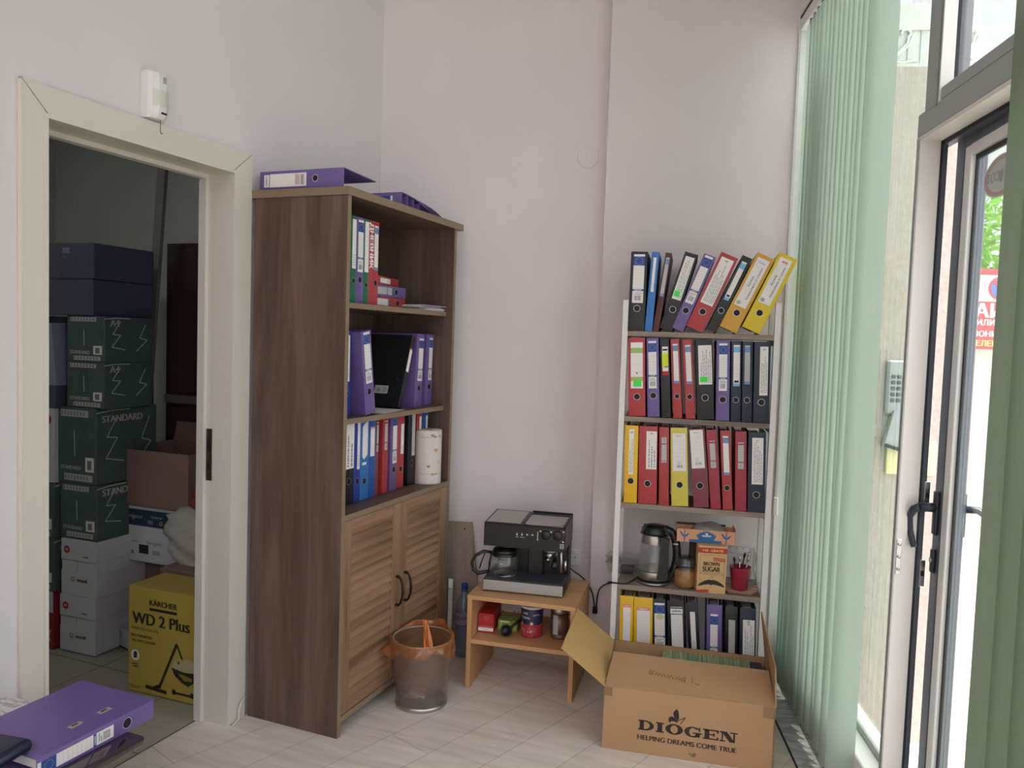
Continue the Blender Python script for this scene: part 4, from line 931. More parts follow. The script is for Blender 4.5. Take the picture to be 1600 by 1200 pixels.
def icon(x, z, k):
    if k == 'cup': b.flat([(x - .004, z + .003), (x - .003, z - .003), (x + .003, z - .003), (x + .004, z + .003)], ICON, FY); b.rect(x - .001, x + .001, z + .004, z + .009, ICON, FY)
    if k == 'heart': b.flat([(x + p[0], z + p[1]) for p in heart(.0045)], ICON, FY)
    if k == 'steam': b.flat([(x - .005, z - .002), (x + .005, z - .002), (x + .003, z + .002), (x, z + .004), (x - .003, z + .002)], ICON, FY)
icon(.141, .250, 'cup'); icon(.162, .251, 'cup'); icon(.184, .253, 'heart'); icon(.206, .2535, 'steam'); b.rect(.136, .147, .2395, .2415, ICON, FY); b.rect(.154, .172, .2395, .2415, ICON, FY)
b.rect(.2265, .2295, .237, .268, ICON, FY); b.disc(.228, .236, .0034, ICON, FY, 12)
icon(.239, .272, 'steam'); icon(.284, .272, 'heart'); icon(.338 - .004, .276, 'steam'); icon(.334, .235, 'heart')
b.rect(.322, .338, .207, .226, ICON, FY); b.rect(.324, .336, .209, .224, BSAT, FY - .0004); b.ring(.33, .2165, .0035, .0052, ICON, FY - .0008, 16); b.build('icons', cm_)
for x, z in ((.264, .258), (.311, .260)):
    b = MB(); b.T = Matrix.Translation((x, .004, z)) @ Matrix.Rotation(rad(90), 4, 'X'); b.lathe([(.0195, 0), (.0185, .012), (.016, .014), (0, .014)], BSAT, 30); k = b.build('dial', cm_)
    b = MB()
    for i in range(6): a = rad(-60 + i * 24); b.disc(x + .0245 * math.cos(a), z + .0245 * math.sin(a), .0011, ICON, FY, 6)
    b.build('dial_marks', cm_)
# carafe side
b = MB(); b.lathe([(.040, .183), (.042, .194)], BSAT, 28, c=(.085, .085, 0)); b.lathe([(.028, .172), (.034, .183)], BLACKP, 28, c=(.085, .085, 0)); b.build('filter_basket', cm_)
b = MB(); b.lathe([(.050, .056), (.050, .059), (0, .059)], STEEL, 32, c=(.078, .085, 0)); b.build('hot_plate', cm_)
ca = thing('coffee_jug', 'empty glass coffee jug with black handle under the coffee machine', 'coffee jug', M=CM @ Matrix.Translation((.074, .080, .0592)))
b = MB(); b.lathe([(.0, .001), (.048, .001), (.056, .012), (.0605, .035), (.059, .062), (.053, .084), (.050, .092)], GLASSJ, 40); b.build('glass_body', ca)
b = MB(); b.lathe([(.0515, .078), (.0535, .082), (.0515, .095), (.0505, .095), (.0505, .078)], BLACKP, 40, cap=False); b.build('collar', ca)
b = MB(); b.lathe([(.050, .094), (.052, .098), (.046, .108), (.03, .112), (0, .112)], BLACKP, 36); b.build('lid', ca)
b = MB(); b.tube([(-.050, -.01, .088), (-.085, -.025, .095), (-.118, -.035, .075), (-.132, -.04, .045), (-.125, -.038, .015), (-.105, -.03, -.0), (-.08, -.022, .004), (-.062, -.014, .008)], [.006, .007, .007, .0065, .007, .009, .008, .006], BLACKP, 10)
b.tube([(-.052, -.014, .09), (-.060, -.018, .05), (-.062, -.016, .008)], .004, BLACKP, 8); b.tube([(-.078, -.024, .092), (-.092, -.03, .05), (-.10, -.032, .02)], .003, BLACKP, 8); b.build('handle', ca)
b = MB(); 
for i in range(3): b.rect(-.006, .006, .03 + .013 * i, .031 + .013 * i, ICON, -.0608)
b.build('measure_marks', ca)
# espresso side
b = MB(); b.lathe([(.030, .180), (.034, .194)], BSAT, 28, c=(.275, .075, 0)); b.lathe([(.030, .172), (.031, .182)], STEEL, 28, c=(.275, .075, 0)); b.build('brew_head', cm_)
b = MB(); b.lathe([(.028, .150), (.029, .172)], CHROME, 28, c=(.275, .075, 0)); b.cyl((.268, .055, .138), (.268, .045, .150), .008, CHROME, 12); b.tube([(.288, .055, .160), (.300, .02, .148), (.305, -.015, .132)], [.010, .011, .013], BLACKP, 12); b.build('portafilter', cm_)
b = MB(); b.tube([(.322, .05, .196), (.324, .035, .180), (.326, .03, .15), (.328, .028, .10)], .0055, STEEL, 12); b.build('steam_wand', cm_)
b = MB(); b.cyl((.343, .035, .110), (.343, .035, .150), .0065, CHROME, 16); b.tube([(.343, .035, .15), (.340, .035, .178), (.332, .04, .192)], .003, BLACKP, 8); b.build('frother_tube', cm_)
# cords
cord = MB(); cord.T = CM.inverted() @ BW; BC = mat('black_cable', '#101012', .5)
P = [(.925, -.085, .46), (.958, -.10, .42), (1.014, -.10, .382), (1.054, -.10, .326), (1.068, -.10, .27), (1.069, -.095, .245)]
def smooth(P, n=5):
    P = [Vector(p) for p in P]; out = []
    for i in range(len(P) - 1):
        a, b_, c, d = P[max(i - 1, 0)], P[i], P[i + 1], P[min(i + 2, len(P) - 1)]
        for k in range(n):
            t = k / n; out.append(.5 * ((2 * b_) + (c - a) * t + (2 * a - 5 * b_ + 4 * c - d) * t * t + (3 * b_ - a - 3 * c + d) * t ** 3))
    return out + [P[-1]]
cord.tube(smooth(P), .0035, BC, 8); cord.cyl((1.068, -.095, .252), (1.068, -.094, .222), .006, BC, 10); cord.build('power_cord', cm_)

# ------------------------------------------------------------------ kitchen things on the fourth shelf
def sh4(u, y, rz=0., z=.4584): return SH @ Matrix.Translation((u, y, z)) @ Matrix.Rotation(rad(rz), 4, 'Z')
kt = thing('kettle', 'glass and steel electric kettle with a black handle on the white shelf unit', 'kettle', M=sh4(.142, .085, -4))
b = MB(); b.lathe([(.070, 0), (.072, .003), (.071, .012), (.060, .015), (0, .016)], BLACKP, 40); b.lathe([(.0722, .004), (.0722, .011)], STEEL, 40, cap=False); b.build('power_base', kt)
b = MB(); b.lathe([(.066, .018), (.068, .02), (.0685, .052), (.068, .054)], STEEL, 40); b.build('steel_band', kt)
b = MB(); b.lathe([(.0678, .054), (.0675, .056), (.0668, .10), (.061, .15), (.0575, .168)], GLASSJ, 40, cap=False); b.lathe([(0, .056), (.066, .056)], STEEL, 40, cap=False); b.build('glass_body', kt)
b = MB(); b.lathe([(.0578, .166), (.0582, .168), (.0545, .200), (.054, .203)], STEEL, 40, cap=False); b.build('steel_collar', kt)
b = MB(); b.lathe([(.0685, .053), (.0688, .0555)], BLACKP, 40, cap=False); b.build('seal_band', kt)
b = MB(); b.lathe([(.0545, .202), (.054, .212), (.048, .232), (.040, .238), (0, .241)], BLACKP, 40); b.prism([(-.060, .203), (-.050, .235), (.050, .236), (.062, .206)], BLACKP, -.028, .028, 'y'); recalc(b.build('lid', kt))
b = MB()
hp = [(.045, .225), (.068, .218), (.085, .185), (.092, .145), (.092, .105), (.084, .065), (.066, .030)]
hv = [Vector((p[0], -.012, p[1])) for p in hp]; b.tube(smooth(hv, 4), [.017] * 25, BLACKP, 12)
b.prism([(.02, .205), (.03, .19), (.026, .06), (.02, .03), (.055, .026), (.064, .05), (.062, .15), (.066, .20)], BLACKP, -.070, -.050, 'y')
recalc(b.build('handle', kt))
b = MB(); b.rect(.078, .098, .172, .178, PAPERG, -.032); b.build('switch_print', kt)
b = MB(); P = [(-.07, .0, .006), (-.12, -.02, .006), (-.150, -.02, .008), (-.172, .03, .004), (-.185, .12, -.06), (-.195, .165, -.10), (-.21, .18, -.14)]
b.tube(smooth(P), .0033, BC, 8)
Q = [(1.165, -.10, .375), (1.116, -.10, .36), (1.088, -.10, .331), (1.079, -.10, .271), (1.079, -.095, .245)]
b2 = MB(); b2.T = kt.matrix_world.inverted() @ BW; start = (BW.inverted() @ kt.matrix_world) @ Vector((-.07, .0, .006)); mid = (BW.inverted() @ SH) @ Vector((.035, -.0035, .466)); mid2 = (BW.inverted() @ SH) @ Vector((-.04, .025, .455))
b2.tube(smooth([start, mid, mid2] + Q), .0033, BC, 8); b2.cyl((1.079, -.095, .252), (1.079, -.094, .222), .006, BC, 10); b2.build('power_cord', kt)

jr = thing('glass_jar', 'glass jar of ground brown sugar beside the kettle', 'jar', M=sh4(.272, .062))
b = MB(); b.lathe([(0, .002), (.040, .002), (.045, .008), (.046, .03), (.046, .085), (.043, .093), (.041, .098)], GLASSJ, 40); b.build('glass_body', jr)
b = MB(); b.lathe([(0, .004), (.039, .004), (.0435, .009), (.0445, .03), (.0445, .068), (.03, .072), (0, .070)], mat('ground_coffee', '#a8743c', .9, noise=.12, scale=200), 36); b.build('filling', jr)
b = MB(); b.lathe([(.0455, .088), (.048, .092), (.048, .100), (.044, .104), (.046, .110), (.040, .122), (.02, .128), (0, .128)], clear('jar_lid_glass', '#9a9a98', 1.6, .06, 1.5, '#6f706f', .45), 36); b.build('lid', jr)
b = MB(); b.lathe([(.046, .094), (.0475, .0955), (.046, .097)], STEEL, 36, cap=False); b.build('seal_ring', jr)

sb = thing('sugar_box', 'brown sugar carton with a black moustache print standing on the white shelf unit', 'box', M=sh4(.317, -.008, 6))
SUG = mat('sugar_card', '#cda777', .7); SRED = mat('sugar_red', '#b2372c', .6); SINK = mat('sugar_black', '#262320', .6); SEDGE = mat('sugar_side', '#b18a58', .7)
b = MB(); w = .114; Hh = .193; b.box(0, w, 0, .062, 0, Hh, SUG, .001)
FY = -.0006
b.rect(0, w, Hh - .030, Hh - .008, SRED, FY); b.text('+10', mat('sugar_yellow', '#e8c070', .6), .028, Hh - .019, h=.010, y=FY - .0004, bold=True); b.text('%', mat('sugar_yellow', '#e8c070'), .047, Hh - .020, h=.005, y=FY - .0004); b.text('GRATIS', mat('sugar_yellow', '#e8c070'), .075, Hh - .019, h=.010, y=FY - .0004, bold=True)
for r in [(.009, .0098, .05, .155), (w - .0098, w - .009, .05, .155), (.009, w - .009, .1545, .1553)]: b.rect(*r, SINK, FY)
b.flat([(.060, .134), (.108, .130), (.108, .143), (.060, .147), (.064, .140)], SRED, FY - .0002); b.text('Muscovado', mat('sugar_yellow', '#e8c070'), .086, .139, h=.006, y=FY - .0005)
b.text('BROWN', SINK, .055, .120, w=.062, h=.0155, y=FY, bold=True); b.text('SUGAR', SINK, .055, .0985, w=.068, h=.020, y=FY, bold=True)
b.flat([(.010, .084), (.022, .087), (.095, .085), (.104, .079), (.096, .074), (.02, .076)], SINK, FY); b.flat([(.012, .0838), (.022, .0862), (.094, .0842), (.102, .079), (.095, .0748), (.021, .0768)], SUG, FY - .0003); b.text('UNREFINED CANE SUGAR', SINK, .056, .0806, w=.060, y=FY - .0006)
b.text('500 g', SINK, .058, .068, h=.005, y=FY); b.rect(.05, .066, .062, .0625, SINK, FY)
ms = [(.004, .028)] + [(.004 + .106 * t, .030 + .026 * math.sin(math.pi * t) ** .75 - (.003 if abs(t - .5) < .04 else 0)) for t in [i / 24 for i in range(1, 24)]] + [(.110, .026)] + [(.110 - .106 * t, .026 + .011 * math.sin(math.pi * min(1, abs(t - .5) * 0 + t)) * (1 - .35 * (abs(t - .5) < .05))) for t in [i / 16 for i in range(1, 16)]]
b.flat(ms, SINK, FY)
b.flat([(.001, .001), (.05, .003), (.046, .009), (.05, .016), (.001, .012)], SRED, FY); b.build('carton', sb)
mb_ = thing('dark_carton', 'dark maroon carton standing behind the brown sugar box', 'box', M=sh4(.292, .075, 6))
b = MB(); b.box(0, .10, 0, .085, 0, .193, mat('maroon_carton', '#3a2320', .7), .001); b.build('carton', mb_)
fb = thing('waffle_carton', 'open peach and blue patterned carton lying on top of the brown sugar box', 'box', M=sh4(.230, .028, 3, .6520))
PEACH = mat('peach_card', '#d29a78', .7); BLU = mat('carton_blue', '#2f6496', .65); w = .232; Hh = .052
b = MB(); t = .002
b.box(0, w, 0, t, 0, Hh, PEACH); b.box(0, w, .095 - t, .095, 0, Hh - .002, PEACH); b.box(0, t, 0, .095, 0, Hh - .001, PEACH); b.box(w - t, w, 0, .095, 0, Hh + .010, PEACH); b.box(t, w - t, t, .093, 0, .002, PEACH); b.build('tray', fb)
b = MB(); FY = -.0005
b.rect(.050, .178, .0, .012, BLU, FY)
lf = [(.064 + .118 * i / 16, .030 + (.018 * math.sin(math.pi * i / 16) + (.006 if i % 2 else 0))) for i in range(17)]
b.flat([(.088, .012)] + [(.078, .030)] + [(.078 + .080 * i / 14, .030 + .020 * math.sin(math.pi * i / 14) * (1.0 if i % 2 else .75)) for i in range(1, 14)] + [(.158, .030), (.146, .012)], BLU, FY - .0003)
for x in (.031, .196):
    b.rect(x - .002, x + .002, 0, .05, BLU, FY); b.flat([(x, .018), (x - .010, .024), (x - .022, .044), (x - .012, .040), (x - .003, .028)], BLU, FY); b.flat([(x, .018), (x + .010, .022), (x + .020, .036), (x + .010, .033), (x + .003, .026)], BLU, FY)
b.text('waffles', PAPER, .118, .030, w=.036, y=FY - .0007, bold=True); b.flat([(.112, .037), (.118, .034), (.124, .037), (.121, .041), (.118, .038), (.115, .041)], PAPER, FY - .0007); b.build('front_print', fb)
b = MB(); b.sheet([(0, .095, .05), (.0, .0, .052), (-.006, .0, .064), (-.006, .095, .064)], .0015, PEACH); b.sheet([(.002, .094, .05), (.20, .094, .05), (.20, .08, .062), (.002, .08, .062)], .0015, mat('card_grey', '#6b5b4d', .8)); b.build('flap', fb)
# crumpled bag in the carton
def crumple(fn, nu, nv, m, seed, amp):
    rr = random.Random(seed); K = [(rr.uniform(20, 90), rr.uniform(20, 90), rr.uniform(20, 90), rr.uniform(0, 6.28)) for _ in range(7)]
    def g(u, v):
        p = Vector(fn(u, v)); d = Vector((0, 0, 0))
        for i, (a, c, e, ph) in enumerate(K): s = math.sin(a * p.x + c * p.y + e * p.z + ph); s = math.copysign(abs(s) ** .6, s); d[i % 3] += s
        return p + d * amp
    b = MB(); b.grid(g, nu, nv, m); return b
def dome(cx, cy, cz, rx, ry, rz):
    def fn(u, v):
        a = u * 2 * math.pi; ph = v * math.pi / 2; return (cx + rx * math.cos(a) * math.cos(ph), cy + ry * math.sin(a) * math.cos(ph), cz + rz * math.sin(ph))
    return fn
pb = thing('plastic_bag', 'crumpled white plastic bag bulging out of the peach and blue carton', 'plastic bag', M=fb.matrix_world.copy())
b = crumple(dome(.135, .05, .018, .078, .036, .062), 40, 14, clear('milky_bag', '#dcd8d4', 1.3, .2, 1.45, '#bdb8b4', .62), 3, .0028); b.build('film', pb)
# cup with cutlery
cp = thing('red_mug', 'raspberry red mug holding spoons at the right of the fourth shelf', 'mug', M=sh4(.490, .088, 48))
RM_ = mat('mug_red', '#9e2440', .25, coat=.5)
b = MB(); b.lathe([(0, .002), (.028, .001), (.031, .003), (.043, .094), (.0435, .096), (.041, .096), (.029, .008), (0, .006)], RM_, 40); b.build('body', cp)
b = MB(); b.tube(smooth([(.040, .0, .082), (.058, .0, .080), (.064, .0, .060), (.056, .0, .040), (.037, .0, .032)], 5), .0055, RM_, 10); b.build('handle', cp)
SP = [((-.012, -.006, .03), (-.026, -.016, .125), 'spoon'), ((.0, .006, .03), (.004, -.012, .132), 'dark'), ((.012, -.006, .03), (.022, -.018, .118), 'spoon'), ((.006, -.01, .03), (.036, -.010, .130), 'steel'), ((-.006, .012, .03), (-.034, .004, .118), 'dark')]
for i, (p, q, k) in enumerate(SP):
    sp = thing('teaspoon', ['steel teaspoon leaning to the left in the red mug', 'dark handled teaspoon standing upright in the red mug', 'steel teaspoon with bright bowl at the middle of the red mug', 'steel teaspoon leaning to the right in the red mug', 'dark teaspoon leaning far left in the red mug'][i], 'spoon', group='teaspoons in the red mug', M=cp.matrix_world.copy())
    b = MB(); m = BLACKP if k == 'dark' else CHROME; P = Vector(p); Q = Vector(q); b.tube([P, P.lerp(Q, .6), Q], [.0018, .0022, .003], m, 8); b.build('handle', sp)
    b = MB(); d = (Q - P).normalized(); b.tube([Q, Q + d * .006, Q + d * .016, Q + d * .024], [.0025, .005, .0055, .0025], m, 10); b.build('bowl', sp)
# clear bag standing around the cup, and the cloth under it
cbg = thing('clear_bag', 'crumpled clear plastic bag standing behind the red mug', 'plastic bag', M=sh4(.49, .16))
def bagf(u, v):
    a = -.45 + u * 4.05; r = .066 - .010 * v + .006 * math.sin(a * 7) ; return (r * math.cos(a) * 1.05, -.0 + .045 * math.sin(a) - .0 * v, .003 + v * (.142 + .018 * math.sin(a * 3 + 1)))
b = crumple(bagf, 44, 16, BAGC, 9, .0016); b.build('film', cbg)
b = MB(); RIMK = mat('bag_crease', '#55585a', .5)
for k in range(4):
    b.tube([(-.055 + .028 * k + .017 * math.cos(t), .03, .140 + .014 * math.sin(t) + .004 * k % 3 * .004) for t in [i * math.pi / 8 for i in range(9)]], .0006, RIMK, 5)
b.tube([(-.05, .03, .128), (-.02, .028, .122), (.03, .03, .121)], .0007, RIMK, 5); b.build('crease', cbg)
nk = thing('cloth_napkin', 'folded pink striped cloth under the red mug', 'cloth', M=sh4(.432, .030))
STRIPE = bpy.data.materials.new('striped_cloth'); STRIPE.use_nodes = True
_nt = STRIPE.node_tree; _w = _nt.nodes.new('ShaderNodeTexWave'); _w.inputs['Scale'].default_value = 22; _w.bands_direction = 'DIAGONAL'; _c = _nt.nodes.new('ShaderNodeTexCoord'); _r = _nt.nodes.new('ShaderNodeValToRGB'); _r.color_ramp.elements[0].color = lin('#b47a6b'); _r.color_ramp.elements[1].color = lin('#c9b39a'); _r.color_ramp.elements[0].position = .3; _r.color_ramp.elements[1].position = .55
_nt.links.new(_c.outputs['Object'], _w.inputs['Vector']); _nt.links.new(_w.outputs['Fac'], _r.inputs['Fac']); _nt.links.new(_r.outputs['Color'], _nt.nodes['Principled BSDF'].inputs['Base Color']); _nt.nodes['Principled BSDF'].inputs['Roughness'].default_value = .9
b = MB()
def nap(u, v):
    x = .128 * u; y = .11 * v; z = .0008 + .0 * u + (.024 * max(0, (u - .78) / .22) ** 1.3 + .016 * max(0, (.10 - u) / .10)) * (.7 + .3 * math.sin(6 * v + 3 * u)) - (0 if u > .15 or v > .3 else 0)
    return (x, y, max(z, .0006))
b.grid(nap, 26, 14, STRIPE); b.build('cloth', nk)
# clear container on the left
fc = thing('food_container', 'clear plastic food container at the left end of the kettle shelf', 'container', M=sh4(-.062, .155, -8))
PLC = clear('container_plastic', '#eef0f0', 1.5, .08, 1.45, '#c3c8c8', .15)
b = MB(); 
def frus(b, x0, x1, y0, y1, z0, z1, k, m):
    b.hexa([(x0 + k, y0 + k, z0), (x1 - k, y0 + k, z0), (x1 - k, y1 - k, z0), (x0 + k, y1 - k, z0), (x0, y0, z1), (x1, y0, z1), (x1, y1, z1), (x0, y1, z1)], m)
frus(b, 0, .125, 0, .085, .0, .045, .008, PLC); b.build('tray', fc)
b = MB(); frus(b, -.002, .127, -.002, .087, .052, .046, .0, PLC); b.tube([(-.003, -.003, .047), (.128, -.003, .047), (.128, .088, .047), (-.003, .088, .047)], .002, PLC, 6, True); frus(b, .006, .119, .006, .079, .074, .052, -.012, PLC); b.build('lid', fc)
b = MB(); b.lathe([(0, .004), (.026, .004), (.033, .016), (.030, .028), (0, .032)], mat('dark_snack', '#4a4038', .8, noise=.3, scale=150), 20, c=(.085, .040, 0)); b.build('contents', fc)
# ------------------------------------------------------------------ waste bin with an orange bag
bn = thing('waste_bin', 'smoky clear plastic waste bin with a silver rim in front of the cabinet doors', 'waste bin', (-1.437, 2.702, 0))
b = MB(); b.lathe([(.100, .012), (.1015, .02), (.1165, .262)], BINPL, 56, cap=False); b.build('wall', bn)
b = MB(); b.lathe([(0, .012), (.096, .012)], mat('bin_floor', '#55524f', .6), 48, cap=False); b.lathe([(.0985, .0), (.102, .002), (.103, .016), (.1, .018)], STEEL, 56, cap=False); b.build('base', bn)
b = MB(); b.tube([(.1165 * math.cos(i * math.pi / 32), .1165 * math.sin(i * math.pi / 32), .264) for i in range(64)], .0035, SIL, 8, True); b.build('rim', bn)
rb_ = thing('bin_bag', 'thin orange bin bag draped over the rim of the waste bin', 'bin bag', (-1.437, 2.702, 0))
b = MB(); rr = random.Random(11)
def over(u, v):
    # skirt hanging outside: u around, v from the rim downwards
    a = u * 2 * math.pi; low = .052 + .018 * math.sin(a * 2 + .6) + .010 * math.sin(a * 5 + 1.2) + .006 * math.sin(a * 11)
    spike = math.exp(-((a - 3.85) / .16) ** 2); r = .1205 + .010 * v * (1 + .5 * math.sin(a * 6 + v * 3)) + .0025 * math.sin(a * 17 + v * 5) + .030 * spike * v
    r += .012 * math.exp(-((((a - 5.9 + math.pi) % (2 * math.pi)) - math.pi) / .5) ** 2) * math.sin(v * 2.6)
    return (r * math.cos(a), r * math.sin(a), .270 - low * v + .030 * spike * v)
b.grid(over, 120, 10, ORANGE)
def top(u, v):
    a = .15 + u * 2.75; h = .030 * math.sin(u * math.pi) ** .7 * (1 + .25 * math.sin(a * 6)); r = .1215 - .010 * v + .008 * math.sin(v * 3.14) * math.sin(a * 5)
    return (r * math.cos(a), r * math.sin(a), .268 + h * math.sin(v * math.pi * .9))
b.grid(top, 50, 8, ORANGE)
b.build('draped_film', rb_)
b = MB()
def inn(u, v):
    a = u * 2 * math.pi; r = .1105 - .026 * v - .004 * math.sin(a * 6 + v * 4) * v; return (r * math.cos(a), r * math.sin(a), .266 - .20 * v)
b.grid(inn, 60, 10, clear('inner_film', '#ecd5be', 1.2, .2, 1.45, '#bfa48c', .15))
b.build('inner_film', rb_)
b = MB()
def fold(u, v):
    x = -.045 + .05 * v + .022 * (u - .5) * (1 + .6 * v) + .004 * math.sin(u * 20); y = .100 - .055 * v + .006 * math.cos(u * 16 + v * 4); return (x, y, .292 - .110 * v)
b.grid(fold, 18, 12, mat('orange_film', '#d9803a', .35)); b.build('gathered_fold', rb_)
bp = thing('crumpled_paper', 'white paper scrap lying at the bottom of the waste bin', 'paper', (-1.437, 2.702, .016))
b = MB(); b.sheet([(-.03, -.055, .035), (.045, -.060, .030), (.045, -.052, .046), (-.03, -.048, .050)], .001, PAPER); b.grid(lambda u, v: (-.06 + .11 * u, -.04 + .08 * v, .012 + .03 * math.sin(u * 5) * math.sin(v * 4) ** 2), 8, 8, PAPERG); b.build('sheet', bp)
bd = thing('dark_rubbish', 'dark crumpled rubbish in the bottom of the waste bin', 'rubbish', (-1.437, 2.702, .014))
b = crumple(dome(.045, -.005, .0, .042, .06, .055), 20, 8, DKGREY, 5, .002); b.build('bag', bd)

# ------------------------------------------------------------------ water bottle, board and strip between cabinet and table
bt = thing('water_bottle', 'large plastic water bottle with a blue cap standing beside the beech table', 'bottle', (-1.492, 3.195, 0))
b = MB(); b.lathe([(0, .012), (.02, .004), (.038, .0), (.0425, .008), (.042, .05), (.040, .055), (.042, .06), (.042, .10), (.040, .105), (.042, .11), (.042, .205), (.040, .215), (.030, .255), (.018, .285), (.0135, .300), (.0135, .318)], WATER, 36, cap=False); b.build('body', bt)
b = MB(); b.lathe([(.0155, .309), (.0155, .330), (.0145, .333), (0, .333)], mat('cap_blue', '#1f3f86', .4), 28); b.lathe([(.0165, .300), (.0165, .303), (.0135, .304)], mat('cap_blue', '#1f3f86'), 28, cap=False); b.build('cap', bt)
b = MB(); b.lathe([(.0428, .155), (.0428, .205)], clear('label_film', '#d8c6cc', 1.2, .2, 1.45, '#b3a2aa', .75), 36, cap=False); b.lathe([(.0430, .158), (.0430, .161)], mat('label_pinkline', '#b8707a', .5), 36, cap=False)
cyl_text(b, 'DEVIN', .0434, .15, .184, .017, INKD); b.build('label', bt)
b = MB(); b.T = BW; b.sheet([(.395, -.075, 0.0), (.56, -.075, 0.0), (.48 + .005, -.010, .585), (.33, -.010, .585)], .016, wood('worn_board', '#7a6a5b', '#8d7d6d', '#9d8d7c', 'z', .6, .6, .3))
b.cyl((.452, -.030, .555), (.452, -.018, .555), .003, BLACKM, 8)
tag(b.build('wooden_board'), 'grey brown wooden board leaning on the back wall beside the cabinet', 'board')
st = thing('white_strip', 'slim white plastic strip leaning upright between cabinet and water bottle', 'strip', (-1.562, 3.192, 0))
b = MB(); b.box(-.011, .011, -.004, .004, 0, .30, PAPERG, .002); b.box(-.011, .011, -.004, .004, .302, .345, WHITE, .002); b.build('bar', st)

# ------------------------------------------------------------------ the big cardboard carton
BX = Matrix.Translation((-.69, 2.676, 0)) @ Matrix.Rotation(rad(8.9), 4, 'Z')
bx = thing('cardboard_carton', 'large open cardboard carton with black company print in front of the white shelf unit', 'carton', M=BX)
BWd, BD, HF, HB = .586, .36, .222, .262; TK = .0045
b = MB()
b.hexa([(0, 0, .001), (BWd, 0, .001), (BWd, TK, .001), (0, TK, .001), (.002, .012, HF), (BWd, .012, HF + .004), (BWd, .012 + TK, HF + .004), (.002, .012 + TK, HF)], CARD)
b.hexa([(-.004, BD - TK, .001), (BWd - .004, BD - TK, .001), (BWd - .004, BD, .001), (-.004, BD, .001), (-.004, BD - TK, HB), (BWd - .008, BD - TK, HB), (BWd - .008, BD, HB), (-.004, BD, HB)], CARD)
b.hexa([(0, 0, .001), (TK, 0, .001), (TK - .004, BD, .001), (-.004, BD, .001), (.002, .012, HF), (.002 + TK, .012, HF), (-.004 + TK, BD, HB), (-.004, BD, HB)], CARD)
b.hexa([(BWd - TK, 0, .001), (BWd, 0, .001), (BWd - .004, BD, .001), (BWd - TK - .004, BD, .001), (BWd - TK, .012, HF + .004), (BWd, .012, HF + .004), (BWd - .008, BD, HB), (BWd - .008 - TK, BD, HB)], CARD)
b.box(0, BWd, .002, BD - .001, .0005, .004, CARD)
b.box(-.003, BWd - .009, BD - TK + .001, BD - .001, HB, HB + .001, CARDE)
b.build('body', bx)
# front flap leaning inwards, with handwriting upside down
F0 = Vector((.002, .0135, HF)); FD = Vector((0, .155, .060)); 
b = MB(); b.sheet([F0, F0 + Vector((.584, 0, .004)), F0 + FD * 1.035 + Vector((.571, 0, 0)), F0 + FD * 1.05 + Vector((.012, 0, 0))], TK, CARD)
fn = FD.cross(Vector((1, 0, 0))).normalized(); 
FM = Matrix.Translation(F0) @ Matrix(((1, 0, 0, 0), (0, -fn.y if False else FD.normalized().y * 0, FD.normalized().y, 0), (0, 0, FD.normalized().z, 0), (0, 0, 0, 1)))
def fpt(u, d, k=.0032): return F0 + Vector((u, 0, 0)) + FD.normalized() * d + Vector((0, -FD.normalized().z, FD.normalized().y)) * k
PEN = mat('pen_brown', '#7a4a2c', .8)
strokes = [[(.330, .060), (.322, .056), (.315, .064)], [(.304, .092), (.304, .062)], [(.279, .093), (.279, .060)], [(.279, .075), (.270, .082), (.262, .074), (.268, .066), (.279, .069)], [(.258, .068), (.257, .085), (.247, .070), (.245, .086)], [(.238, .070), (.230, .088), (.222, .072), (.215, .088)], [(.210, .075), (.202, .090), (.196, .076), (.190, .092), (.184, .078), (.178, .094), (.170, .080)], [(.168, .100), (.158, .092), (.166, .084), (.155, .080), (.150, .092), (.158, .104)]]
b.build('front_flap', bx)
b = MB()
for s_ in strokes: b.tube([fpt(u, d) for u, d in s_], .0009, PEN, 5)
b.build('handwriting', bx)
# left flap folded out, right flap standing up
A_, B_ = Vector((-.848, 2.653, .345)), Vector((-.893, 2.990, .377)); IB = BX.inverted()
b = MB(); b.sheet([(.001, .012, HF), (-.006, BD - .004, HB), IB @ B_, IB @ A_], TK, CARDI); b.build('left_flap', bx)
b = MB(); b.sheet([(BWd, .012, HF + .004), (BWd - .008, BD, HB), (BWd - .030, BD + .012, .435), (BWd - .002, .06, .345)], TK, CARD); b.build('right_flap', bx)
# company print
b = MB(); PR = mat('carton_print', '#2b2523', .8)
def fz(z): return z / HF * .012 - .0009
class FP:  # flat print on the leaning front face
    pass
tilt = math.atan2(.012, HF); b.T = Matrix.Translation((0, -.0009, 0)) @ Matrix.Rotation(-tilt, 4, 'X')
def arc_strip(cx, cz, rx0, rz0, rx1, rz1, a0, a1, n=24):
    o = [(cx + rx1 * math.cos(a0 + (a1 - a0) * i / n), cz + rz1 * math.sin(a0 + (a1 - a0) * i / n)) for i in range(n + 1)]; q = [(cx + rx0 * math.cos(a0 + (a1 - a0) * i / n), cz + rz0 * math.sin(a0 + (a1 - a0) * i / n)) for i in range(n + 1)]
    for i in range(n): b.flat([o[i], o[i + 1], q[i + 1], q[i]], PR)
z0, z1 = .0845, .1195; ch = z1 - z0; sf = .0045
def R(x0, x1, a, c): b.rect(x0, x1, z0 + ch * a, z0 + ch * c, PR)
# D
R(.126, .150, 0, .13); R(.126, .150, .87, 1); R(.131, .146, 0, 1); arc_strip(.150, (z0 + z1) / 2, .016, ch * .37, .031, ch * .5, -math.pi / 2, math.pi / 2); R(.140, .152, 0, .13); R(.140, .152, .87, 1)
# I
R(.187, .216, 0, .13); R(.187, .216, .87, 1); R(.193, .210, 0, 1)
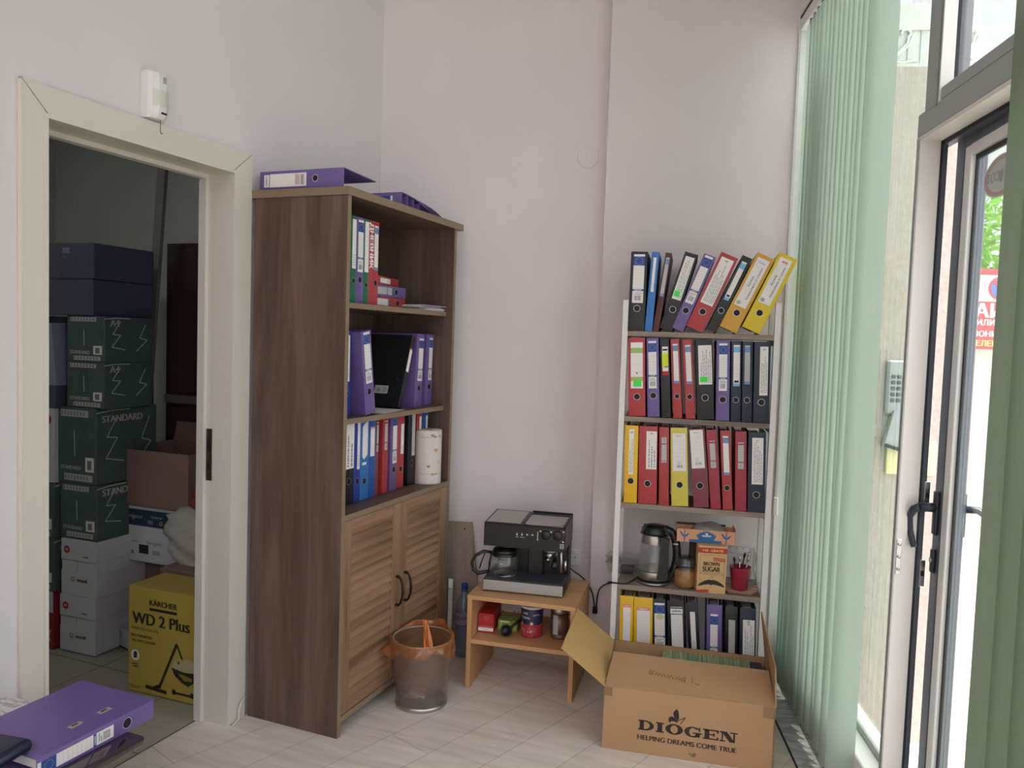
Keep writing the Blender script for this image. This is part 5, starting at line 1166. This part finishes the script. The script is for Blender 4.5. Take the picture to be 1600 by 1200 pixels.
# O
arc_strip(.251, (z0 + z1) / 2, .0125, ch * .40, .030, ch * .53, 0, 2 * math.pi, 40)
# G
arc_strip(.315, (z0 + z1) / 2, .0125, ch * .40, .029, ch * .53, rad(40), rad(325), 34); R(.315, .346, .34, .47); R(.325, .339, .03, .45); R(.334, .340, .62, 1.0)
# E
R(.349, .402, 0, .13); R(.349, .402, .87, 1); R(.355, .371, 0, 1); R(.371, .388, .44, .56); R(.384, .389, .34, .66); R(.396, .402, 0, .30); R(.396, .402, .70, 1)
# N
R(.406, .424, 0, .13); R(.406, .424, .87, 1); R(.412, .417, 0, 1); R(.440, .466, .87, 1); R(.451, .457, .0, 1); b.flat([(.410, z1), (.430, z1), (.457, z0), (.440, z0)], PR)
b.text('HELPING DREAMS COME TRUE', PR, .2945, .0585, h=.0170, w=.338, bold=True)
# bird and leaf emblem
b.flat([(.251, .142), (.246, .152), (.246, .162), (.252, .170), (.258, .174), (.262, .168), (.265, .158), (.266, .143), (.262, .135)], PR)
b.flat([(.231, .128), (.230, .138), (.235, .145), (.243, .147), (.251, .142), (.262, .134), (.262, .126), (.255, .129), (.246, .131), (.238, .128), (.234, .122)], PR)
for p, q in (((.262, .134), (.288, .149)), ((.288, .149), (.272, .124)), ((.262, .134), (.268, .138))):
    d = Vector((q[0] - p[0], q[1] - p[1])).normalized() * .0013; b.flat([(p[0] - d.y, p[1] + d.x), (q[0] - d.y, q[1] + d.x), (q[0] + d.y, q[1] - d.x), (p[0] + d.y, p[1] - d.x)], PR)
b.build('front_print', bx)
b = MB(); b.T = Matrix.Translation((0, -.0009, 0)) @ Matrix.Rotation(-tilt, 4, 'X')
for s_ in [[(.306, .026), (.309, .018), (.313, .027), (.315, .016)], [(.316, .022), (.322, .028), (.318, .014), (.324, .020)], [(.320, .028), (.331, .026)], [(.322, .022), (.329, .021)]]: b.tube([(u, 0, z) for u, z in s_], .0006, INKD, 5)
b.build('signature', bx)
TAPE = clear('clear_tape', '#e3d6bf', 1.6, .12, 1.45, '#c9b590', .25)
for x0, x1, z0_, z1_ in ((-.004, .03, .19, .222), (.545, .588, .185, .226)):
    b = MB(); b.rect(x0, x1, z0_, z1_, TAPE, .0085); b.build('tape', bx)
# contents
gs = thing('form_stack', 'bundle of pale green paper forms standing inside the cardboard carton', 'papers', M=BX)
GFM = mat('form_green', '#93ab85', .8); GFM2 = mat('form_green_light', '#b3c3a0', .8); rr = random.Random(4); b = MB()
x = .19
while x < .515:
    t = rr.uniform(.0012, .0026); z = .247 + rr.uniform(-.005, .005); b.box(x, x + t, .17 + rr.uniform(-.004, .004), .345 + rr.uniform(-.004, .004), .05, z, GFM if rr.random() < .6 else GFM2); x += t + rr.uniform(.0002, .0012)
b.build('forms', gs)
nf = thing('navy_folder', 'navy folder beside the green forms at the right end of the cardboard carton', 'folder', M=BX)
b = MB(); b.box(.522, .562, .18, .34, .05, .246, mat('folder_navy', '#20283c', .5), .002); b.build('cover', nf)
bf = thing('brown_folder', 'dark brown folder lying at the left inside the cardboard carton', 'folder', M=BX)
b = MB(); b.box(.02, .18, .10, .34, .05, .17, mat('folder_brown', '#3a2a1f', .7), .002); b.build('cover', bf)

# ------------------------------------------------------------------ low table with a binder, bottom left
lt = thing('low_table', 'low table with a white marble print top and dark glossy edge at the bottom left', 'table', (-1.70, 1.0, 0))
DG = mat('dark_gloss', '#33252e', .06, coat=.6)
b = MB(); b.box(-.283, -.14, -.75, .405, .434, .457, MARBLE2, .003); b.build('marble_top', lt)
b = MB(); b.box(-.139, .202, -.75, .40, .434, .457, DG, .006, 2); b.build('dark_top', lt)
b = MB(); b.box(-.23, .15, -.70, .33, .0, .434, mat('table_plinth', '#463c3f', .5), .003); b.build('plinth', lt)
# binder lying flat, its end standing out past the table edge; spine towards the room
def flat_binder():
    far = Vector((-1.5495, 1.475, 0)); near = Vector((-1.5505, 1.16, 0))
    Z_ = (near - far).normalized(); X_ = Vector((0, 0, 1)); Y_ = Z_.cross(X_)
    return Matrix(((X_.x, Y_.x, Z_.x, far.x), (X_.y, Y_.y, Z_.y, far.y), (X_.z, Y_.z, Z_.z, .4574), (0, 0, 0, 1)))
fbn = binder('purple binder lying flat on the low table at the bottom left', .048, 'purple', ('eu', dict(x=(.18, .80), z=(.385, 1.0))), flat_binder(), .262, 'l', d=.255)
RIVET = mat('rivet_plate', '#b9b4a8', .4, .4)
for z in (.165, .085):
    b = MB(); b.box(.0484, .0494, .050, .066, z - .004, z + .030, RIVET, .0004); b.box(.0494, .0497, .057, .062, z + .006, z + .022, BLACKM); b.build('cover_rivet', fbn)
nc = thing('navy_case', 'rounded dark navy case resting on the purple binder at the frame edge', 'case', (-1.70, 1.11, .5057), rad(8))
b = MB(); b.box(-.13, .12, -.06, .055, 0, .03, mat('navy_vinyl', '#141d3a', .35), .014, 4); b.build('body', nc)

# ------------------------------------------------------------------ store room
def carton(name, label, loc, w, d, h, m, rz=0., group=None, cat='box'):
    r = thing(name, label, cat, loc, rad(rz), group); b = MB(); b.box(0, w, 0, d, 0, h, m, .003); b.build('body', r); return r
GRN = mat('paper_box_green', '#4a5c58', .6, noise=.12, scale=12); GRND = mat('paper_box_dark', '#22333a', .6); LINE = mat('paper_box_line', '#b9c8b4', .6); WBX = mat('paper_box_white', '#c9c8cd', .6)
def side_rect(b, y0, y1, z0, z1, m, x): b.add([(x, y0, z0), (x, y1, z0), (x, y1, z1), (x, y0, z1)], [(0, 1, 2, 3)], m)
def tree_lines(b, w, d, h, pts, wd=.004):
    for p, q in zip(pts, pts[1:]):
        v = Vector((q[0] - p[0], q[1] - p[1])).normalized() * wd / 2
        b.add([(w + .0006, p[0] - v.y, p[1] + v.x), (w + .0006, q[0] - v.y, q[1] + v.x), (w + .0006, q[0] + v.y, q[1] - v.x), (w + .0006, p[0] + v.y, p[1] - v.x)], [(0, 1, 2, 3)], LINE)
def green_box(label, loc, w, d, h, rz=2, side='STANDARD'):
    r = carton('paper_box', label, loc, w, d, h, GRN, rz, 'green copier paper boxes in the store')
    b = MB(); y = -.0007
    b.rect(.02, w - .045, h * .88, h * .97, PAPERG, y); b.rect(.04, w - .02, h * .04, h * .13, PAPERG, y)
    for i in range(8): b.rect(.045 + .018 * i, .052 + .018 * i, h * .06, h * .11, INK, y - .0004); b.rect(.025 + .018 * i, .032 + .018 * i, h * .90, h * .95, INK, y - .0004)
    b.text('STANDARD', PAPERG, .02, h * .21, w=w * .52, y=y, bold=True, align='l'); b.rect(w - .062, w - .012, h * .17, h * .36, PAPER, y); b.rect(w - .050, w - .026, h * .20, h * .32, INK, y - .0004)
    b.flat([(.10, h * .36), (.104, h * .36), (.100, h * .70), (.096, h * .70)], LINE, y)
    b.build('front_print', r)
    b = MB(); k = d / .30
    tree_lines(b, w, d, h, [(.00, h * .94), (.07 * k, h * .97), (.16 * k, h * .97)]); tree_lines(b, w, d, h, [(.10 * k, h * .90), (.05 * k, h * .62), (.10 * k, h * .60), (.045 * k, h * .34), (.13 * k, h * .28)])
    tree_lines(b, w, d, h, [(.26 * k, h * .85), (.22 * k, h * .55), (.27 * k, h * .5), (.2 * k, h * .25)])
    b.T = Matrix(((0, -1, 0, w + .001), (1, 0, 0, .03), (0, 0, 1, 0), (0, 0, 0, 1))); b.text(side, PAPERG, .0, h * .86, h=.030, align='l', bold=True); b.build('side_print', r)
    return r
# floor stack: two white cartons, then green ones, then navy ones
def white_box(label, z, dx):
    r = carton('paper_box', label, (-3.128 + dx, 2.446, z), .205, .29, .252, WBX, 2, 'white copier paper boxes in the store')
    b = MB(); y = -.0007; b.disc(.035, .205, .017, REDP, y, 20); b.text('IQ', PAPER, .035, .205, h=.012, y=y - .0004, bold=True); b.text('mondi', INKD, .125, .075, h=.016, y=y, bold=True); b.ring(.07, .075, .008, .011, REDP, y, 16); b.rect(.13, .16, .178, .184, INK, y); b.rect(.0, .205, .158, .1595, INK, y); b.rect(.098, .1, .115, .158, INK, y); b.build('front_print', r)
    b = MB(); b.box(-.0015, .207, -.002, .285, .158, .2525, WBX, .002); b.box(-.001, .2065, -.0015, .28, .0, .112, WBX, .002); b.build('lid_sleeve', r); b = None
    return r
def white_box2(*a):
    r = white_box(*a)
    for c in r.children:
        if c.name.startswith('front_print'): c.location = (0, -.0025, 0)
    return r
white_box2('lower white copier paper box standing on the store floor', 0.0, 0)
white_box2('upper white copier paper box with a red round mark in the store', .2535, .008)
green_box('green copier paper box directly on the two white ones in the store', (-3.135, 2.45, .507), .215, .30, .245, 2, 'STANDARD')
green_box('large green copier paper box third from the bottom of its stack in the store', (-3.15, 2.45, .7535), .225, .34, .335, 2, 'STANDARD')
green_box('lower of two dark green boxes under the navy cartons in the store', (-3.10, 2.455, 1.0895), .215, .26, .20, 2, 'A4')
green_box('upper dark green box right below the navy cartons in the store', (-3.10, 2.455, 1.290), .215, .26, .20, 2, 'A4')
NVB = mat('navy_carton', '#4c4f60', .6); NVS = mat('navy_carton_label', '#7c7f8c', .6)
for lb, z, dx in (('lower navy carton near the top of the store stack', 1.491, 0), ('topmost navy carton of the store stack with a small white label', 1.6475, .004)):
    r = carton('navy_box', lb, (-3.245 + dx, 2.44, z), .30, .34, .155, NVB, 3, 'navy cartons on the store stack')
    b = MB(); b.rect(.0, .115, .0, .155, mat('navy_carton_grey', '#55505a', .7), -.0006)
    if z > 1.6: b.rect(.125, .165, .11, .135, NVS, -.0008); b.rect(.127, .145, .095, .10, NVS, -.0008)
    b.build('front_print', r)
# further left column
r = carton('copy_paper_box', 'red and white copy paper box on the store floor at the left edge', (-3.39, 2.42, 0), .24, .02 + .26, .26, mat('copy_red', '#8f1f33', .6), 2)
b = MB(); b.rect(0, .24, .165, .26, WBX, -.0007); b.text('COPY', PAPERG, .185, .075, h=.026, y=-.0009); b.text('PAPER', PAPERG, .18, .04, h=.026, y=-.0009); b.build('front_print', r)
r = green_box('green copier paper box on the red and white one, left edge of the store', (-3.36, 2.42, .2615), .215, .26, .235, 2, 'A4')
r = green_box('second green copier paper box above the red and white one, left edge', (-3.36, 2.42, .498), .215, .26, .25, 2, 'A4')
r = carton('white_box', 'tall white box with a red round mark at the left edge of the store', (-3.345, 2.42, .7495), .20, .26, .33, WBX, 2)
b = MB(); b.disc(.165, .28, .022, REDP, -.0007, 20); b.text('10', PAPER, .165, .28, h=.014, y=-.0012, bold=True); b.build('front_print', r)
r = carton('navy_box', 'small navy carton above the tall white box in the store', (-3.345, 2.42, 1.081), .21, .26, .10, NVB, 2)
r = thing('folded_bag', 'pale folded paper bag standing above the small navy carton in the store', 'bag', (-3.33, 2.43, 1.182)); b = MB(); b.prism([(0, 0), (.20, 0), (.165, .27), (.0, .27)], mat('pale_bag', '#8f93a6', .8), 0, .10, 'y'); recalc(b.build('body', r))
r = carton('cable_box', 'dark blue green carton with pale strokes beside the upper green boxes', (-3.36, 2.46, 1.182 + .272), .235, .25, .03, GRND, 2)
# brown cartons and the labelled white box at the right of the store
BRC = mat('brown_carton', '#8a6c62', .8, noise=.05, scale=8)
r = carton('brown_box', 'brown carton on the store floor below the white labelled box', (-3.04, 2.72, .0), .36, .28, .385, BRC, 1)
r = carton('white_labelled_box', 'white printed box with a dark lid between two brown cartons in the store', (-2.995, 2.63, .386), .355, .30, .255, WBX, 2)
b = MB(); b.rect(.0, .355, .165, .24, mat('navigator_blue', '#2a3b4e', .6), -.0008); b.text('Navigator', PAPERG, .095, .205, w=.11, y=-.0014); b.text('Universal', PAPERG, .23, .212, w=.06, y=-.0014); b.rect(.18, .21, .178, .195, INK, -.0014); b.ring(.255, .187, .006, .009, PAPERG, -.0014); b.text('Navigator', INK, .22, .09, w=.09, y=-.0014); b.rect(.13, .185, .04, .08, INKD, -.0014); barcode(b, .21, .25, .04, .06, -.0014, random.Random(6)); b.rect(.085, .10, .035, .05, INK, -.0014); b.rect(.085, .12, .09, .093, INK, -.0014); b.build('front_print', r)
r = thing('open_brown_box', 'open brown carton on top of the white labelled box in the store', 'box', (-3.0, 2.62, .642), rad(2))
b = MB(); w, d, h, t = .42, .36, .255, .004
b.box(0, w, 0, t, 0, h, BRC); b.box(0, w, d - t, d, 0, h, BRC); b.box(0, t, t, d - t, 0, h, BRC); b.box(w - t, w, t, d - t, 0, h, BRC); b.box(0, w, 0, d, 0, t, BRC); b.build('body', r)
b = MB(); b.sheet([(0, d, h), (w, d, h), (w, d + .02, h + .09), (0, d + .02, h + .09)], .004, BRC); b.build('flap', r)
r = thing('dark_jacket', 'dark grey garment hanging over the right side of the open brown carton', 'garment', (-2.44, 2.75, .70)); b = crumple(dome(.0, .0, .0, .12, .10, .24), 30, 12, mat('dark_cloth', '#4a4c50', .9), 12, .006); b.build('cloth', r)
r = thing('white_sack', 'bulging white sack slumped against the store boxes behind the yellow carton', 'sack', (-2.50, 2.66, .40))
def sack(u, v):
    a = u * 2 * math.pi; p = (v - .5) * math.pi; r = .155 * math.cos(p) ** .7 * (1 + .12 * math.sin(a * 2 + 1)); return (r * math.cos(a) * 1.15 - .02 * math.sin(p * 2), r * math.sin(a) * .7, .13 + .145 * math.sin(p))
b = crumple(sack, 40, 20, mat('sack_white', '#b7b2a8', .85), 21, .006); b.build('cloth', r)
r = thing('red_cloth', 'dull red cloth bundle above the white sack in the store', 'cloth', (-2.49, 2.70, .672)); b = crumple(dome(0, 0, 0, .12, .09, .11), 26, 10, mat('dull_red', '#8f3b33', .85), 31, .006); b.build('cloth', r)
r = carton('barcode_box', 'small white and black box on the store floor beside the brown carton', (-2.97, 2.595, 0), .12, .11, .085, WBX, -14)
b = MB(); b.rect(.0, .008, 0, .085, INKD, -.0006); b.rect(.02, .07, .045, .075, PAPERG, -.0006); b.rect(0, .12, 0, .006, INKD, -.0006); b.build('front_print', r)
r = carton('brown_parcel', 'flat brown parcel on the store floor behind the yellow vacuum carton', (-2.60, 2.50, .0), .34, .16, .43, BRC, 3)
# yellow vacuum cleaner carton
YEL = mat('vacuum_yellow', '#b49d45', .5); VB = mat('vacuum_black', '#26231c', .6)
kc = thing('vacuum_box', 'yellow vacuum cleaner carton with black lettering just inside the store doorway', 'box', (-2.538, 2.284, 0), rad(2.2))
KW, KH = .40, .425
b = MB(); b.box(0, KW, 0, .19, 0, KH, YEL, .002); b.build('body', kc)
b = MB(); y = -.0008; H_ = KH
b.text('KÄRCHER', VB, .175, .372, h=.027, w=.135, y=y, bold=True); b.rect(.107, .242, .338, .349, VB, y)
b.text('WD 2 Plus', VB, .163, .300, h=.046, w=.282, y=y, bold=True); b.text('MEHRZWECKSAUGER', VB, .085, .258, w=.135, y=y); b.text('MULTI-PURPOSE', VB, .068, .228, w=.105, y=y, bold=True); b.text('VACUUM CLEANER', VB, .078, .208, w=.122, y=y, bold=True)
b.disc(.036, .148, .022, PAPER, y, 24); b.flat([(.030, .135), (.045, .137), (.046, .160), (.034, .165), (.027, .150)], VB, y - .0004); b.rect(.022, .052, .110, .114, VB, y); b.rect(.024, .050, .100, .104, VB, y)
b.rect(.008, .07, .022, .024, VB, y); b.rect(.008, .06, .015, .017, VB, y)
def bar(p, q, w): d = Vector((q[0] - p[0], q[1] - p[1])).normalized() * w / 2; b.flat([(p[0] - d.y, p[1] + d.x), (q[0] - d.y, q[1] + d.x), (q[0] + d.y, q[1] - d.x), (p[0] + d.y, p[1] - d.x)], VB, y)
bar((.158, .035), (.242, .222), .012); bar((.242, .226), (.272, .165), .008); bar((.09, .030), (.195, .022), .014); bar((.13, .028), (.165, .045), .016)
b.disc(.252, .152, .007, VB, y, 14); b.flat([(.22, .128), (.225, .15), (.25, .168), (.30, .172), (.33, .165), (.33, .12), (.28, .118)], mat('vacuum_white', '#b9ad80', .6), y)
b.flat([(.218, .128), (.28, .118), (.33, .122), (.33, .085), (.30, .065), (.27, .075), (.235, .098)], VB, y - .0003); b.flat([(.25, .112), (.32, .10), (.32, .088), (.28, .085)], mat('vacuum_gold', '#8d7a1c', .6), y - .0006)
b.rect(.222, .33, .025, .034, VB, y); b.rect(.222, .24, .022, .042, VB, y); b.rect(.31, .33, .022, .042, VB, y)
b.build('front_print', kc)
# panels and the dark cupboard at the back of the store
b = MB(); b.box(-3.39, -3.165, 2.94, 2.965, .0, 1.785, mat('pale_panel', '#8d897c', .6)); tag(b.build('pale_board'), 'tall pale board standing behind the stacked boxes in the store', 'board')
b = MB(); b.box(-3.162, -3.135, 2.94, 2.965, .0, 1.74, mat('brown_panel', '#4a352e', .7)); tag(b.build('brown_board'), 'narrow dark brown board standing beside the pale one in the store', 'board')
b = MB(); b.sheet([(-3.15, 2.88, .6), (-3.105, 2.88, .6), (-2.985, 2.90, 2.3), (-3.035, 2.90, 2.3)], .02, mat('pale_lath', '#7d7c78', .6)); tag(b.build('pale_lath'), 'pale lath leaning in front of the dark cupboard in the store', 'board')
du = thing('dark_cupboard', 'dark brown cupboard with a pale rail at the back of the store', 'cupboard', (-2.92, 3.02, 0))
b = MB(); b.box(-.19, .55, 0, .22, 0, 1.87, mat('cupboard_brown', '#33241f', .5)); b.build('body', du)
b = MB(); b.box(-.19, .55, -.012, 0, 1.075, 1.115, mat('cupboard_rail', '#6f6a63', .6)); b.build('rail', du)
b = MB(); b.box(-.16, .52, -.008, 0, 1.125, 1.85, mat('cupboard_door', '#3a2823', .5), .003); b.box(-.16, .52, -.008, 0, .05, 1.06, mat('cupboard_door', '#3a2823'), .003); b.build('door', du)

# ------------------------------------------------------------------ light, sky, camera
w = bpy.data.worlds.new('World'); SC.world = w; w.use_nodes = True
bg = w.node_tree.nodes['Background']; bg.inputs['Color'].default_value = (1.0, .972, 1.1, 1); bg.inputs['Strength'].default_value = 1.0
sl = bpy.data.lights.new('sun', 'SUN'); sl.energy = 2.4; sl.angle = rad(.6); sl.color = (1, .95, .86)
so = bpy.data.objects.new('sun', sl); COL.objects.link(so)
# the sun stands high over the street, a little behind the camera side
sd = BW.to_3x3() @ Vector((-.12, .0, -1.0)); so.rotation_euler = sd.to_track_quat('-Z', 'Y').to_euler()

al = bpy.data.lights.new('store_fill', 'AREA'); al.shape = 'DISK'; al.size = .35; al.energy = .95; al.color = (.93, .97, 1.0)  # unseen fill light added to brighten the store, no real fixture there
ao = bpy.data.objects.new('store_fill', al); COL.objects.link(ao); ao.location = (-3.3, 1.6, 2.68)
cam = bpy.data.cameras.new('camera'); co = bpy.data.objects.new('camera', cam); COL.objects.link(co)
cam.sensor_width = 36; cam.lens = 1227.47 / 1600 * 36; cam.clip_start = .05; cam.clip_end = 200
YAW, PIT, ROL = rad(22.03265), rad(3.25347), rad(-1.91520)
f = Vector((-math.sin(YAW) * math.cos(PIT), math.cos(YAW) * math.cos(PIT), -math.sin(PIT))); r = Vector((math.cos(YAW), math.sin(YAW), 0)); d = f.cross(r)
r2 = r * math.cos(ROL) + d * math.sin(ROL); d2 = -r * math.sin(ROL) + d * math.cos(ROL)
co.matrix_world = Matrix(((r2.x, -d2.x, -f.x, 0), (r2.y, -d2.y, -f.y, 0), (r2.z, -d2.z, -f.z, 1.45), (0, 0, 0, 1)))
SC.camera = co
vs = SC.view_settings; vs.view_transform = 'Standard'; vs.look = 'None'; vs.gamma = 1; vs.use_curve_mapping = False; vs.exposure = 1.95
SC.cycles.max_bounces = 12; SC.cycles.transparent_max_bounces = 24; SC.cycles.diffuse_bounces = 6; SC.cycles.use_denoising = True
